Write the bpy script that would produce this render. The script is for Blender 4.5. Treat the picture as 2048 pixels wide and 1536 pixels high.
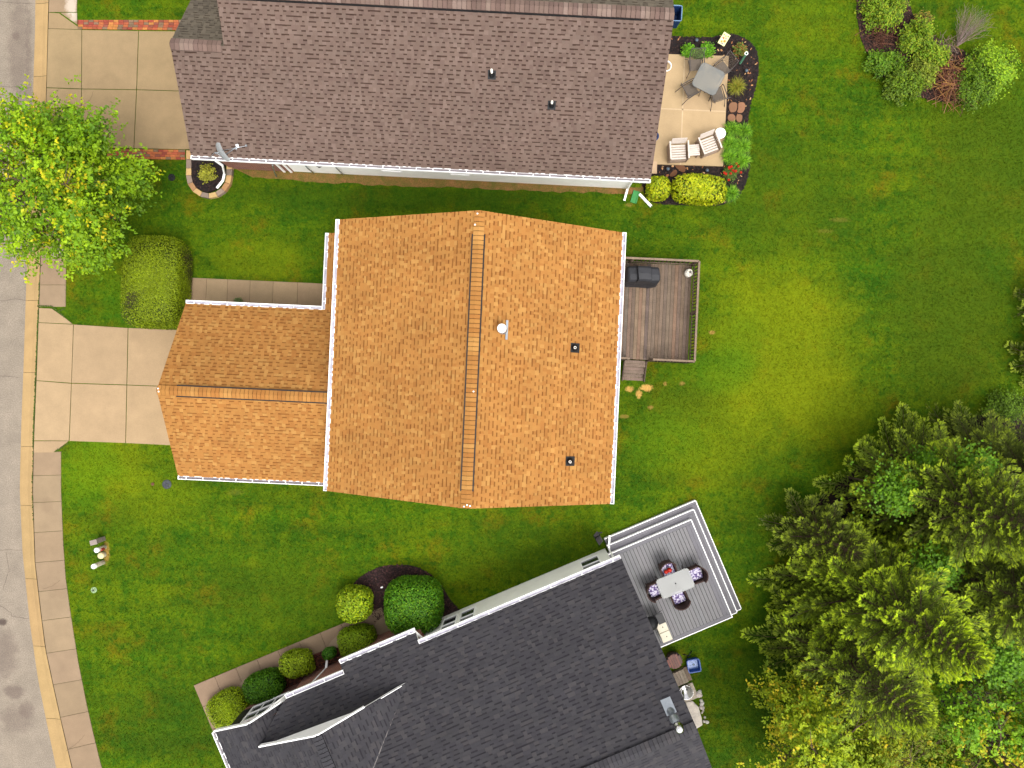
import bpy, math, random
import numpy as np
from mathutils import Vector, Matrix
for o in list(bpy.data.objects): bpy.data.objects.remove(o)
S = bpy.context.scene; C = S.collection
R = math.radians
# ------------------------------------------------------------ camera
CAMH = 29.65; F = 1453.0; CX, CY = 1024.0, 768.0
cd = bpy.data.cameras.new('camera'); cam = bpy.data.objects.new('camera', cd); C.objects.link(cam)
cam.location = (0, 0, CAMH); cam.rotation_euler = (0, 0, 0)
cd.sensor_width = 36.0; cd.lens = 36.0*F/2048.0; cd.clip_end = 2000; cd.clip_start = 0.1
S.camera = cam
# ------------------------------------------------------------ sky and sun (bright overcast, soft light from the lower right)
SUN_EL = R(66); SUN_AZ = R(150)
w = bpy.data.worlds.new('World'); S.world = w; w.use_nodes = True
nt = w.node_tree; bg = nt.nodes['Background']
sky = nt.nodes.new('ShaderNodeTexSky'); sky.sky_type = 'NISHITA'; sky.sun_disc = False
sky.sun_elevation = SUN_EL; sky.sun_rotation = SUN_AZ; sky.air_density = 1.0; sky.dust_density = 4.0; sky.ozone_density = 1.0
hs = nt.nodes.new('ShaderNodeHueSaturation'); hs.inputs['Saturation'].default_value = 0.08
nt.links.new(sky.outputs[0], hs.inputs['Color']); nt.links.new(hs.outputs[0], bg.inputs[0]); bg.inputs[1].default_value = 0.15
ld = bpy.data.lights.new('sun', 'SUN'); sun = bpy.data.objects.new('sun', ld); C.objects.link(sun)
ld.energy = 0.65; ld.angle = R(26); ld.color = (1.0, 0.95, 0.88)
sd = Vector((math.sin(SUN_AZ)*math.cos(SUN_EL), math.cos(SUN_AZ)*math.cos(SUN_EL), math.sin(SUN_EL)))
sun.rotation_euler = sd.to_track_quat('Z', 'Y').to_euler(); sun.location = (20, -20, 60)
S.view_settings.view_transform = 'Standard'; S.view_settings.look = 'None'
S.view_settings.exposure = 1.25; S.view_settings.gamma = 1
S.render.engine = 'CYCLES'
# ------------------------------------------------------------ helpers
def W(px, py, h=0.0):                       # a point of the photograph at height h, in metres
    k = (CAMH-h)/F
    return ((px-CX)*k, -(py-CY)*k, h)
class Frame:
    def __init__(s, ox, oy, rot, z=0.0): s.o = (ox, oy); s.r = rot; s.c = math.cos(rot); s.s = math.sin(rot); s.z = z
    def L(s, x, y, z=0): dx, dy = x-s.o[0], y-s.o[1]; return (s.c*dx+s.s*dy, -s.s*dx+s.c*dy, z-s.z)
    def P(s, px, py, h=0): return s.L(*W(px, py, h))
    def G(s, x, y, z=0): return (s.o[0]+s.c*x-s.s*y, s.o[1]+s.s*x+s.c*y, z+s.z)
def tag(o, label=None, cat=None, group=None, kind=None):
    if label: o['label'] = label
    if cat: o['category'] = cat
    if group: o['group'] = group
    if kind: o['kind'] = kind
    return o
def root(name, fr, label, cat, group=None):
    o = bpy.data.objects.new(name, None); C.objects.link(o)
    o.location = (fr.o[0], fr.o[1], fr.z); o.rotation_euler = (0, 0, fr.r); o.empty_display_size = 0.2
    return tag(o, label, cat, group)
def copy_tree(o, parent=None):
    c = o.copy(); C.objects.link(c)
    if parent: c.parent = parent
    for ch in o.children: copy_tree(ch, c)
    return c
def place(t, px, py, h, rot): x, y, z = W(px, py, h); t.location = (x, y, z); t.rotation_euler = (0, 0, rot)
def mesh_np(name, V, faces, mat, parent=None, cols=None, smooth=False, mi=None):
    """V (n,3) array, faces: (m,k) array; cols (m,3) per face"""
    me = bpy.data.meshes.new(name); V = np.asarray(V, np.float32); faces = np.asarray(faces, np.int32)
    m, k = faces.shape
    me.vertices.add(len(V)); me.vertices.foreach_set('co', V.ravel())
    me.loops.add(m*k); me.loops.foreach_set('vertex_index', faces.ravel())
    me.polygons.add(m); me.polygons.foreach_set('loop_start', np.arange(0, m*k, k, dtype=np.int32)); me.polygons.foreach_set('loop_total', np.full(m, k, np.int32))
    if cols is not None:
        a = me.color_attributes.new('Col', 'FLOAT_COLOR', 'CORNER')
        cc = np.ones((m, k, 4), np.float32); cc[:, :, :3] = np.asarray(cols, np.float32)[:, None, :]
        a.data.foreach_set('color', cc.ravel())
    me.update(calc_edges=True)
    for mm in (mat if isinstance(mat, (list, tuple)) else [mat]): me.materials.append(mm)
    if mi is not None: me.polygons.foreach_set('material_index', np.asarray(mi, np.int32))
    if smooth: me.polygons.foreach_set('use_smooth', np.ones(m, bool))
    o = bpy.data.objects.new(name, me); C.objects.link(o)
    if parent: o.parent = parent
    return o
class MB:
    def __init__(s): s.v = []; s.f = []; s.c = []; s.m = []; s.col = (1, 1, 1); s.mi = 0; s.sm = []; s.smooth = False
    def face(s, idx): s.f.append(idx); s.c.append(s.col); s.m.append(s.mi); s.sm.append(s.smooth)
    def poly(s, pts): n = len(s.v); s.v += [tuple(p) for p in pts]; s.face(list(range(n, n+len(pts))))
    def prism(s, pts, z0, z1, bottom=False):       # pts xy (ccw)
        a = sum(pts[i][0]*pts[(i+1) % len(pts)][1]-pts[(i+1) % len(pts)][0]*pts[i][1] for i in range(len(pts)))
        if a < 0: pts = pts[::-1]
        n = len(s.v); k = len(pts)
        s.v += [(p[0], p[1], z0) for p in pts]+[(p[0], p[1], z1) for p in pts]
        s.face([n+k+i for i in range(k)])
        if bottom: s.face([n+k-1-i for i in range(k)])
        for i in range(k): j = (i+1) % k; s.face([n+i, n+j, n+k+j, n+k+i])
    def box(s, x0, x1, y0, y1, z0, z1): s.prism([(x0, y0), (x1, y0), (x1, y1), (x0, y1)], z0, z1, True)
    def obox(s, c, d, r=(0, 0, 0), taper=1.0):      # oriented box: centre, half sizes, euler; taper scales the top
        M = Matrix.Translation(c) @ __import__('mathutils').Euler(r).to_matrix().to_4x4()
        n = len(s.v)
        for z in (-1, 1):
            t = taper if z > 0 else 1
            for x, y in ((-1, -1), (1, -1), (1, 1), (-1, 1)): s.v.append(tuple(M @ Vector((x*d[0]*t, y*d[1]*t, z*d[2]))))
        for q in ((3, 2, 1, 0), (4, 5, 6, 7), (0, 1, 5, 4), (1, 2, 6, 5), (2, 3, 7, 6), (3, 0, 4, 7)): s.face([n+i for i in q])
    def bar(s, a, b, w_, h_=None):                  # bar with rectangular section between two points
        a = Vector(a); b = Vector(b); d = b-a; L = d.length
        if L < 1e-6: return
        h_ = h_ or w_
        q = d.to_track_quat('X', 'Z'); n = len(s.v)
        for t in (0, L):
            for y, z in ((-1, -1), (1, -1), (1, 1), (-1, 1)): s.v.append(tuple(a+q @ Vector((t, y*w_/2, z*h_/2))))
        for f in ((0, 1, 2, 3), (7, 6, 5, 4), (0, 4, 5, 1), (1, 5, 6, 2), (2, 6, 7, 3), (3, 7, 4, 0)): s.face([n+i for i in f[::-1]])
    def tube(s, pts, rad, seg=8, cap=True):
        rads = rad if isinstance(rad, (list, tuple)) else [rad]*len(pts)
        pts = [Vector(p) for p in pts]; n0 = len(s.v); sm = s.smooth; s.smooth = True
        for i, p in enumerate(pts):
            d = (pts[min(i+1, len(pts)-1)]-pts[max(i-1, 0)]).normalized()
            q = d.to_track_quat('Z', 'X' if abs(d.x) < 0.9 else 'Y')
            for k in range(seg): a = 2*math.pi*k/seg; s.v.append(tuple(p+q @ Vector((rads[i]*math.cos(a), rads[i]*math.sin(a), 0))))
        for i in range(len(pts)-1):
            for k in range(seg): k2 = (k+1) % seg; s.face([n0+i*seg+k, n0+i*seg+k2, n0+(i+1)*seg+k2, n0+(i+1)*seg+k])
        s.smooth = sm
        if cap: s.face([n0+seg-1-k for k in range(seg)]); s.face([n0+(len(pts)-1)*seg+k for k in range(seg)])
    def lathe(s, c, prof, seg=20, sx=1, sy=1):      # prof [(r,z)]
        n0 = len(s.v); sm = s.smooth; s.smooth = True
        for r, z in prof:
            for k in range(seg): a = 2*math.pi*k/seg; s.v.append((c[0]+sx*r*math.cos(a), c[1]+sy*r*math.sin(a), c[2]+z))
        for i in range(len(prof)-1):
            for k in range(seg): k2 = (k+1) % seg; s.face([n0+i*seg+k, n0+i*seg+k2, n0+(i+1)*seg+k2, n0+(i+1)*seg+k])
        s.smooth = sm
        if prof[-1][0] > 1e-4: s.face([n0+(len(prof)-1)*seg+k for k in range(seg)])
    def build(s, name, mat, parent=None, bevel=0, label=None):
        me = bpy.data.meshes.new(name); me.from_pydata(s.v, [], s.f); me.update()
        a = me.color_attributes.new('Col', 'FLOAT_COLOR', 'CORNER')
        cc = []
        for f, c in zip(s.f, s.c): cc += [c[0], c[1], c[2], 1.0]*len(f)
        a.data.foreach_set('color', cc)
        for mm in (mat if isinstance(mat, (list, tuple)) else [mat]): me.materials.append(mm)
        me.polygons.foreach_set('material_index', s.m); me.polygons.foreach_set('use_smooth', s.sm)
        o = bpy.data.objects.new(name, me); C.objects.link(o)
        if parent: o.parent = parent
        if label: o['label'] = label
        if bevel:
            b = o.modifiers.new('bevel', 'BEVEL'); b.width = bevel; b.segments = 2; b.limit_method = 'ANGLE'
        return o
def rrect(hx, hy, r, n=6):
    p = []
    for cx, cy, a0 in ((hx-r, hy-r, 0), (-hx+r, hy-r, 90), (-hx+r, -hy+r, 180), (hx-r, -hy+r, 270)):
        for i in range(n+1): a = R(a0+90*i/n); p.append((cx+r*math.cos(a), cy+r*math.sin(a)))
    return p
def inside(P, poly):
    x, y = P[:, 0], P[:, 1]; r = np.zeros(len(P), bool); n = len(poly)
    for i in range(n):
        x1, y1 = poly[i][:2]; x2, y2 = poly[(i+1) % n][:2]
        if y1 == y2: continue
        c = ((y1 > y) != (y2 > y)) & (x < (x2-x1)*(y-y1)/(y2-y1)+x1); r ^= c
    return r
# ------------------------------------------------------------ materials
ALB = .63        # albedo of everything that is not white, for a picture exposed for the shade
def lin(r, g, b):
    c = [((v/255)/12.92 if v/255 <= .04045 else ((v/255+.055)/1.055)**2.4) for v in (r, g, b)]; t = min(1, max(0, (sum(c)/3-.55)/.28)); k = ALB+(1-ALB)*t*t*(3-2*t); return tuple(v*k for v in c)
def sc(c, k=.63): return tuple(v*k for v in c)
def mk(name, col=None, rough=0.7, attr=False, noise=0.0, nscale=8.0, bump=0.0, bscale=60.0, metal=0.0, col2=None, spec=0.3, detail=4, coords='obj', transl=0.0, var=0.0, coat=0):
    m = bpy.data.materials.new(name); m.use_nodes = True; t = m.node_tree; N = t.nodes; L = t.links
    b = N['Principled BSDF']; b.inputs['Roughness'].default_value = rough; b.inputs['Metallic'].default_value = metal
    b.inputs['Specular IOR Level'].default_value = spec; b.inputs['Coat Weight'].default_value = coat
    tc = N.new('ShaderNodeTexCoord'); co = tc.outputs['Object']
    if coords == 'world': g = N.new('ShaderNodeNewGeometry'); co = g.outputs['Position']
    if attr: a = N.new('ShaderNodeAttribute'); a.attribute_name = 'Col'; c = a.outputs['Color']
    else: r = N.new('ShaderNodeRGB'); r.outputs[0].default_value = (*col, 1); c = r.outputs[0]
    if noise > 0:
        n = N.new('ShaderNodeTexNoise'); n.inputs['Scale'].default_value = nscale; n.inputs['Detail'].default_value = detail; n.inputs['Roughness'].default_value = .65; L.new(co, n.inputs['Vector'])
        mr = N.new('ShaderNodeMapRange'); mr.inputs[1].default_value = 0.3; mr.inputs[2].default_value = 0.7; L.new(n.outputs[0], mr.inputs[0])
        if col2 is not None:
            mr.inputs[3].default_value = 0; mr.inputs[4].default_value = noise
            x = N.new('ShaderNodeMix'); x.data_type = 'RGBA'; L.new(mr.outputs[0], x.inputs[0]); L.new(c, x.inputs[6]); x.inputs[7].default_value = (*col2, 1); c = x.outputs[2]
        else:
            mr.inputs[3].default_value = 1-noise; mr.inputs[4].default_value = 1+noise
            x = N.new('ShaderNodeMix'); x.data_type = 'RGBA'; x.blend_type = 'MULTIPLY'; x.inputs[0].default_value = 1; L.new(c, x.inputs[6]); L.new(mr.outputs[0], x.inputs[7]); c = x.outputs[2]
    if var > 0:      # fine grain
        n = N.new('ShaderNodeTexNoise'); n.inputs['Scale'].default_value = bscale; n.inputs['Detail'].default_value = 3; L.new(co, n.inputs['Vector'])
        mr = N.new('ShaderNodeMapRange'); mr.inputs[1].default_value = 0.3; mr.inputs[2].default_value = 0.7; mr.inputs[3].default_value = 1-var; mr.inputs[4].default_value = 1+var; L.new(n.outputs[0], mr.inputs[0])
        x = N.new('ShaderNodeMix'); x.data_type = 'RGBA'; x.blend_type = 'MULTIPLY'; x.inputs[0].default_value = 1; L.new(c, x.inputs[6]); L.new(mr.outputs[0], x.inputs[7]); c = x.outputs[2]
    L.new(c, b.inputs['Base Color'])
    if bump > 0:
        n = N.new('ShaderNodeTexNoise'); n.inputs['Scale'].default_value = bscale; n.inputs['Detail'].default_value = 5; L.new(co, n.inputs['Vector'])
        bp = N.new('ShaderNodeBump'); bp.inputs['Strength'].default_value = bump; bp.inputs['Distance'].default_value = 0.02; L.new(n.outputs[0], bp.inputs['Height']); L.new(bp.outputs[0], b.inputs['Normal'])
    if transl > 0:
        tr = N.new('ShaderNodeBsdfTranslucent'); L.new(c, tr.inputs[0]); ms = N.new('ShaderNodeMixShader'); ms.inputs[0].default_value = transl
        L.new(b.outputs[0], ms.inputs[1]); L.new(tr.outputs[0], ms.inputs[2]); L.new(ms.outputs[0], N['Material Output'].inputs[0])
    m['_c'] = 1
    return m
def outc(m):   # last colour socket feeding the base colour
    b = m.node_tree.nodes['Principled BSDF']; return b, b.inputs['Base Color'].links[0].from_socket
def blobs(m, lst, coords='world', nz=0.5, nzs=1.5):
    """patches of another colour at fixed places: (x, y, rx, ry, colour, strength)"""
    t = m.node_tree; N = t.nodes; L = t.links; b, c = outc(m)
    g = N.new('ShaderNodeNewGeometry')
    n = N.new('ShaderNodeTexNoise'); n.inputs['Scale'].default_value = nzs; n.inputs['Detail'].default_value = 6; n.inputs['Roughness'].default_value = .7; L.new(g.outputs['Position'], n.inputs['Vector'])
    for x, y, rx, ry, col, st in lst:
        mp = N.new('ShaderNodeMapping'); mp.vector_type = 'TEXTURE'; mp.inputs['Location'].default_value = (x, y, 0); mp.inputs['Scale'].default_value = (rx, ry, 1e6); L.new(g.outputs['Position'], mp.inputs[0])
        ln = N.new('ShaderNodeVectorMath'); ln.operation = 'LENGTH'; L.new(mp.outputs[0], ln.inputs[0])
        ad = N.new('ShaderNodeMath'); ad.operation = 'MULTIPLY_ADD'; L.new(n.outputs[0], ad.inputs[0]); ad.inputs[1].default_value = nz*2; L.new(ln.outputs['Value'], ad.inputs[2])
        mr = N.new('ShaderNodeMapRange'); mr.interpolation_type = 'SMOOTHSTEP'; mr.inputs[1].default_value = 0.45+nz; mr.inputs[2].default_value = 1.1+nz; mr.inputs[3].default_value = st; mr.inputs[4].default_value = 0; L.new(ad.outputs[0], mr.inputs[0])
        x_ = N.new('ShaderNodeMix'); x_.data_type = 'RGBA'; L.new(mr.outputs[0], x_.inputs[0]); L.new(c, x_.inputs[6]); x_.inputs[7].default_value = (*col, 1); c = x_.outputs[2]
    L.new(c, b.inputs['Base Color'])
GD = sc((0.030, 0.105, 0.001)); GM = sc((0.074, 0.146, 0.001)); GY = sc((0.165, 0.225, 0.001)); GB = sc((0.215, 0.135, 0.002))
def grass_mat(name, attr):
    m = mk(name, GM, rough=.85, spec=.1, transl=0.25 if attr else 0); t = m.node_tree; N = t.nodes; L = t.links
    b = N['Principled BSDF']; g = N.new('ShaderNodeNewGeometry'); c = b.inputs['Base Color'].links[0].from_socket
    def lay(scale, lo, hi, col, st, det=3, off=0):
        nonlocal c
        mp = N.new('ShaderNodeMapping'); mp.inputs['Location'].default_value = (off, off*1.7, 0); mp.inputs['Scale'].default_value = (1, 1, 0.02); L.new(g.outputs['Position'], mp.inputs[0])
        n = N.new('ShaderNodeTexNoise'); n.inputs['Scale'].default_value = scale; n.inputs['Detail'].default_value = det; n.inputs['Roughness'].default_value = .6; L.new(mp.outputs[0], n.inputs['Vector'])
        mr = N.new('ShaderNodeMapRange'); mr.interpolation_type = 'SMOOTHSTEP'; mr.inputs[1].default_value = lo; mr.inputs[2].default_value = hi; mr.inputs[3].default_value = 0; mr.inputs[4].default_value = st; L.new(n.outputs[0], mr.inputs[0])
        x = N.new('ShaderNodeMix'); x.data_type = 'RGBA'; L.new(mr.outputs[0], x.inputs[0]); L.new(c, x.inputs[6]); x.inputs[7].default_value = (*col, 1); c = x.outputs[2]
    lay(.16, .42, .62, GY, .45, 4, 3)
    lay(.45, .45, .68, GD, .75, 5, 11)
    lay(.9, .52, .72, GY, .55, 5, 23)
    lay(.6, .52, .70, GB, .55, 6, 37)
    lay(2.6, .48, .66, GD, .8, 5, 51)
    lay(6.0, .50, .72, GY, .50, 3, 5)
    lay(11.0, .48, .70, GD, .6, 2, 7)
    lay(1.6, .55, .72, sc((.14, .20, .001)), .5, 5, 77)
    mp = N.new('ShaderNodeMapping'); mp.inputs['Rotation'].default_value = (0, 0, R(-28)); mp.inputs['Scale'].default_value = (.18, 1.5, .02); L.new(g.outputs['Position'], mp.inputs[0])
    n = N.new('ShaderNodeTexNoise'); n.inputs['Scale'].default_value = 1.0; n.inputs['Detail'].default_value = 3; L.new(mp.outputs[0], n.inputs['Vector'])
    mr = N.new('ShaderNodeMapRange'); mr.inputs[1].default_value = .3; mr.inputs[2].default_value = .7; mr.inputs[3].default_value = .84; mr.inputs[4].default_value = 1.16; L.new(n.outputs[0], mr.inputs[0])
    x = N.new('ShaderNodeMix'); x.data_type = 'RGBA'; x.blend_type = 'MULTIPLY'; x.inputs[0].default_value = 1; L.new(c, x.inputs[6]); L.new(mr.outputs[0], x.inputs[7]); c = x.outputs[2]
    L.new(c, b.inputs['Base Color'])
    dirt = lin(176, 140, 72); sand = lin(226, 178, 96); YL = sc((0.24, 0.29, 0.002)); DK = sc((0.028, 0.080, 0.001)); OL = sc((0.066, 0.118, 0.001))  # OL at the upper right paints that corner's light falloff into the grass
    def q(px, py, rx, ry, col, st): x, y, _ = W(px, py); return (x, y, rx, ry, col, st)
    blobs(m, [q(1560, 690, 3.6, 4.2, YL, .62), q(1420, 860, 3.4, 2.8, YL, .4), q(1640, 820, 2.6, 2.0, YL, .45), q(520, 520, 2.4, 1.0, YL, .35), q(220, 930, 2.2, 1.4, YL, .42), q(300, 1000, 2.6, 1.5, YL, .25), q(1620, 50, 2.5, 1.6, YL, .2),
              q(1980, 330, 3.5, 4.5, OL, .7), q(1900, 620, 3, 5, OL, .75), q(800, 395, 10, .7, DK, .55), q(1560, 400, 4, 3, OL, .5), q(1560, 1330, 1.6, 4, DK, .7), q(1350, 800, 2.2, 1.2, DK, .35), q(1490, 690, 1.2, 1.6, sc((.07, .19, .003)), .3), q(1440, 740, 1.6, 1.2, sc((.05, .18, .003)), .4), q(180, 940, 1.6, 2.0, sc((.10, .24, .002)), .4), q(1330, 880, 2.0, 1.4, sc((.05, .18, .003)), .35),  # DK strip between houses and patch left of conifers: shade painted into the grass
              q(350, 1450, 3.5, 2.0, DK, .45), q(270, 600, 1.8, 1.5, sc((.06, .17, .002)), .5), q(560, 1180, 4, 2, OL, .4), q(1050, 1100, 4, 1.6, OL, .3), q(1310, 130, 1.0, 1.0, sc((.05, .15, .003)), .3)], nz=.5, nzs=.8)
    blobs(m, [q(1293, 776, .30, .17, sand, .95), q(1278, 788, .14, .22, sand, .9), q(1259, 778, .20, .14, sand, .8), q(1330, 767, .1, .1, dirt, .7), q(1364, 767, .14, .1, dirt, .6), q(1424, 665, .16, .1, dirt, .8), q(1248, 833, .25, .1, dirt, .5), q(1301, 815, .13, .1, dirt, .6),
              q(1680, 440, .5, .12, dirt, .18), q(1650, 462, .4, .1, dirt, .15), q(213, 1105, .16, .5, dirt, .8), q(1258, 410, .2, .1, dirt, .4), q(470, 985, .4, .15, dirt, .12)], nz=.8, nzs=9)
    b, c = outc(m)
    # fine blade-scale grain
    n = N.new('ShaderNodeTexNoise'); n.inputs['Scale'].default_value = 22; n.inputs['Detail'].default_value = 4; n.inputs['Roughness'].default_value = .75; L.new(g.outputs['Position'], n.inputs['Vector'])
    mr = N.new('ShaderNodeMapRange'); mr.inputs[1].default_value = .3; mr.inputs[2].default_value = .7; mr.inputs[3].default_value = .72; mr.inputs[4].default_value = 1.28; L.new(n.outputs[0], mr.inputs[0])
    x = N.new('ShaderNodeMix'); x.data_type = 'RGBA'; x.blend_type = 'MULTIPLY'; x.inputs[0].default_value = 1; L.new(c, x.inputs[6]); L.new(mr.outputs[0], x.inputs[7]); c = x.outputs[2]
    if attr:
        a = N.new('ShaderNodeAttribute'); a.attribute_name = 'Col'; x = N.new('ShaderNodeMix'); x.data_type = 'RGBA'; x.blend_type = 'MULTIPLY'; x.inputs[0].default_value = 1; L.new(c, x.inputs[6]); L.new(a.outputs[0], x.inputs[7]); c = x.outputs[2]
        tr = [q_ for q_ in N if q_.type == 'BSDF_TRANSLUCENT'][0]; L.new(c, tr.inputs[0])
    L.new(c, b.inputs['Base Color']); return m
M = {}
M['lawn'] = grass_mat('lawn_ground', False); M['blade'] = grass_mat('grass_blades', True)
M['asphalt'] = mk('asphalt', lin(152, 139, 123), .9, noise=.16, nscale=1.1, var=.30, bscale=26, bump=.35, coords='world', detail=6)
M['conc'] = mk('concrete', lin(200, 174, 133), .88, noise=.07, nscale=.9, var=.06, bscale=40, bump=.1, coords='world', detail=7, attr=False)
M['slab'] = mk('slab_concrete', None, .88, attr=True, noise=.10, nscale=1.4, var=.07, bscale=34, bump=.12, coords='world', detail=8)
M['brick'] = mk('brick_pavers', None, .85, attr=True, noise=.12, nscale=9, var=.1, bscale=70, bump=.2, coords='world')
M['mulch'] = mk('mulch', lin(46, 32, 28), .95, noise=.5, nscale=14, var=.4, bscale=45, bump=1.0, coords='world')
M['vc'] = mk('mixed_matte', None, .85, attr=True, noise=.12, nscale=5, var=.10, bscale=50, bump=.12)
M['shingle'] = mk('shingle_granules', None, .92, attr=True, noise=.10, nscale=.8, var=.13, bscale=95, bump=.15, spec=.15, detail=6)
M['white'] = mk('white_paint', lin(246, 244, 242), .45, noise=.04, nscale=3)
M['siding'] = mk('white_siding', lin(248, 245, 240), .5, noise=.04, nscale=2)
_n = M['siding'].node_tree; _t = _n.nodes.new('ShaderNodeTexCoord'); _w = _n.nodes.new('ShaderNodeTexWave'); _w.wave_profile = 'SAW'; _w.bands_direction = 'Z'; _w.inputs['Scale'].default_value = 1.9; _u = _n.nodes.new('ShaderNodeBump'); _u.inputs['Strength'].default_value = .6; _u.inputs['Distance'].default_value = .02
_n.links.new(_t.outputs['Object'], _w.inputs['Vector']); _n.links.new(_w.outputs['Fac'], _u.inputs['Height']); _n.links.new(_u.outputs[0], _n.nodes['Principled BSDF'].inputs['Normal'])
M['dark'] = mk('dark_metal', lin(40, 38, 40), .5, noise=.2, nscale=6)
M['black'] = mk('black_plastic', lin(24, 24, 26), .55, noise=.2, nscale=5)
M['metal'] = mk('galvanised_metal', lin(190, 196, 202), .35, metal=.8, noise=.1, nscale=8)
M['chrome'] = mk('polished_metal', lin(225, 222, 222), .15, metal=1.0)
M['pvc'] = mk('white_pvc', lin(238, 232, 220), .4, noise=.03)
M['leaf'] = mk('leaf', None, .55, attr=True, noise=.18, nscale=1.2, spec=.25, transl=.35, coords='world')
M['bark'] = mk('bark', lin(104, 84, 66), .95, noise=.35, nscale=9, bump=.6, bscale=30)
M['wood'] = mk('weathered_wood', None, .85, attr=True, noise=.22, nscale=3, var=.18, bscale=30, bump=.25, detail=8)
M['glass'] = mk('dark_window_glass', lin(62, 64, 68), .12, spec=.6)
gl = bpy.data.materials.new('frosted_table_glass'); gl.use_nodes = True
_b = gl.node_tree.nodes['Principled BSDF']; _b.inputs['Base Color'].default_value = (.185, .19, .182, 1); _b.inputs['Roughness'].default_value = .3
_tr = gl.node_tree.nodes.new('ShaderNodeBsdfTransparent'); _mx = gl.node_tree.nodes.new('ShaderNodeMixShader'); _mx.inputs[0].default_value = .66
_tr.inputs[0].default_value = (.88, .91, .89, 1)
gl.node_tree.links.new(_tr.outputs[0], _mx.inputs[1]); gl.node_tree.links.new(_b.outputs[0], _mx.inputs[2]); gl.node_tree.links.new(_mx.outputs[0], gl.node_tree.nodes['Material Output'].inputs[0])
M['tglass'] = gl
def _q(px, py, rx, ry, col, st): x, y, _ = W(px, py); return (x, y, rx, ry, col, st)
_st = lin(226, 212, 196)
blobs(M['slab'], [_q(143, 12, .28, .5, _st, .5), _q(150, 34, .2, .25, _st, .45), _q(122, 498, .35, .3, _st, .6), _q(104, 508, .25, .25, _st, .5), _q(120, 1180, .5, .4, lin(140, 116, 92), .3), _q(95, 1010, .3, .4, lin(140, 116, 92), .3), _q(690, 1262, .3, .2, lin(80, 60, 50), .4), _q(730, 1258, .35, .3, lin(70, 50, 44), .6), _q(610, 1300, .4, .3, lin(110, 88, 70), .4), _q(350, 280, .4, .3, lin(130, 108, 80), .3)], nz=.7, nzs=5)
_dk = lin(108, 92, 84)
blobs(M['asphalt'], [_q(2, 1245, .25, .2, lin(70, 54, 50), .8), _q(25, 1385, .5, .35, _dk, .6), _q(50, 1420, .4, .4, _dk, .5), _q(8, 1310, .6, 1.2, _dk, .45), _q(30, 1440, .8, .7, _dk, .4), _q(35, 100, .5, 3.0, _dk, .4), _q(30, 70, .2, .2, _dk, .5), _q(55, 300, .2, 8, _dk, .35)], nz=.7, nzs=3)
def jit(c, a, rnd): k = 1+rnd.uniform(-a, a); return tuple(v*k*(1+rnd.uniform(-a*.3, a*.3)) for v in c)
# ------------------------------------------------------------ the ground, road, pavements
kerbL = [(80, -600), (74, -250), (68.5, 0), (67.7, 68), (65, 152), (62, 260), (57, 380), (53.3, 487), (49.4, 595), (45, 730), (40.4, 849), (37.3, 980), (43, 1107), (58, 1251), (74, 1360), (90.5, 1443), (110, 1536), (150, 1680), (290, 2100)]
kerbR = [(110, -600), (104, -250), (98.5, 0), (97, 51), (94.5, 152), (91, 260), (86.5, 380), (82.4, 499), (78.5, 610), (74, 730), (69, 850), (66, 980), (71, 1125), (82, 1220), (92, 1298), (109, 1378), (125, 1450), (145, 1536), (187, 1680), (330, 2100)]
walkR = [(167, -600), (161, -250), (155, 0), (153.5, 51), (151, 152), (147, 260), (141, 380), (133.5, 499), (132, 634), (128, 760), (123, 891), (123, 980), (127, 1080), (132, 1154), (143, 1233), (157.5, 1324), (174, 1407), (188, 1469), (204.5, 1536), (248, 1680), (400, 2100)]
def ix(curve, y):
    ys = [p[1] for p in curve]; xs = [p[0] for p in curve]; return float(np.interp(y, ys, xs))
YS = list(range(-600, 2101, 30))
def strip(c0, c1, y0, y1, step=30):
    ys = list(np.arange(y0, y1, step))+[y1]
    return [W(ix(c0, y) if callable(c0) is False else c0(y), y)[:2] for y in ys]+[W(ix(c1, y), y)[:2] for y in reversed(ys)]
def far(c, dx=0): return [(W(ix(c, y), y)[0]+dx, W(ix(c, y), y)[1]) for y in YS]
FARY = 300.0
g0 = MB(); g0.poly([(-400, -400, -.2), (400, -400, -.2), (400, 400, -.2), (-400, 400, -.2)])
tag(g0.build('ground', mk('soil', lin(92, 80, 58), .95, noise=.3, nscale=2, coords='world')), kind='structure')
e = far(kerbR)       # lawn east of the kerb
lw = MB(); lw.prism([(e[0][0]+40, FARY)]+e+[(e[-1][0]+60, -FARY), (FARY, -FARY), (FARY, FARY)], -.19, 0)
e2 = far(kerbL, -8.6)
lw.prism([(e2[0][0]-.4+40, FARY), (-FARY, FARY), (-FARY, -FARY), (e2[-1][0]+60-.4, -FARY)]+[(x-.6, y) for x, y in e2[::-1]], -.19, 0)
tag(lw.build('lawn', M['lawn']), kind='structure')
rd = MB(); a1 = far(kerbL); rd.prism([(a1[0][0]+40, FARY), (e2[0][0]+40, FARY)]+e2+[(e2[-1][0]+60, -FARY), (a1[-1][0]+60, -FARY)]+a1[::-1], -.19, -.075)
tag(rd.build('road', M['asphalt']), kind='structure')
def crack(mb, pts, w_):      # thin sealed crack following a jagged line
    pr = random.Random(int(pts[0][0]*7+pts[0][1])); P = []
    for (x0, y0), (x1, y1) in zip(pts[:-1], pts[1:]):
        for k in range(6): t = k/6; P.append((x0+(x1-x0)*t+pr.uniform(-.8, .8), y0+(y1-y0)*t+pr.uniform(-.8, .8)))
    P.append(pts[-1]); return P
ck = MB()
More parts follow.
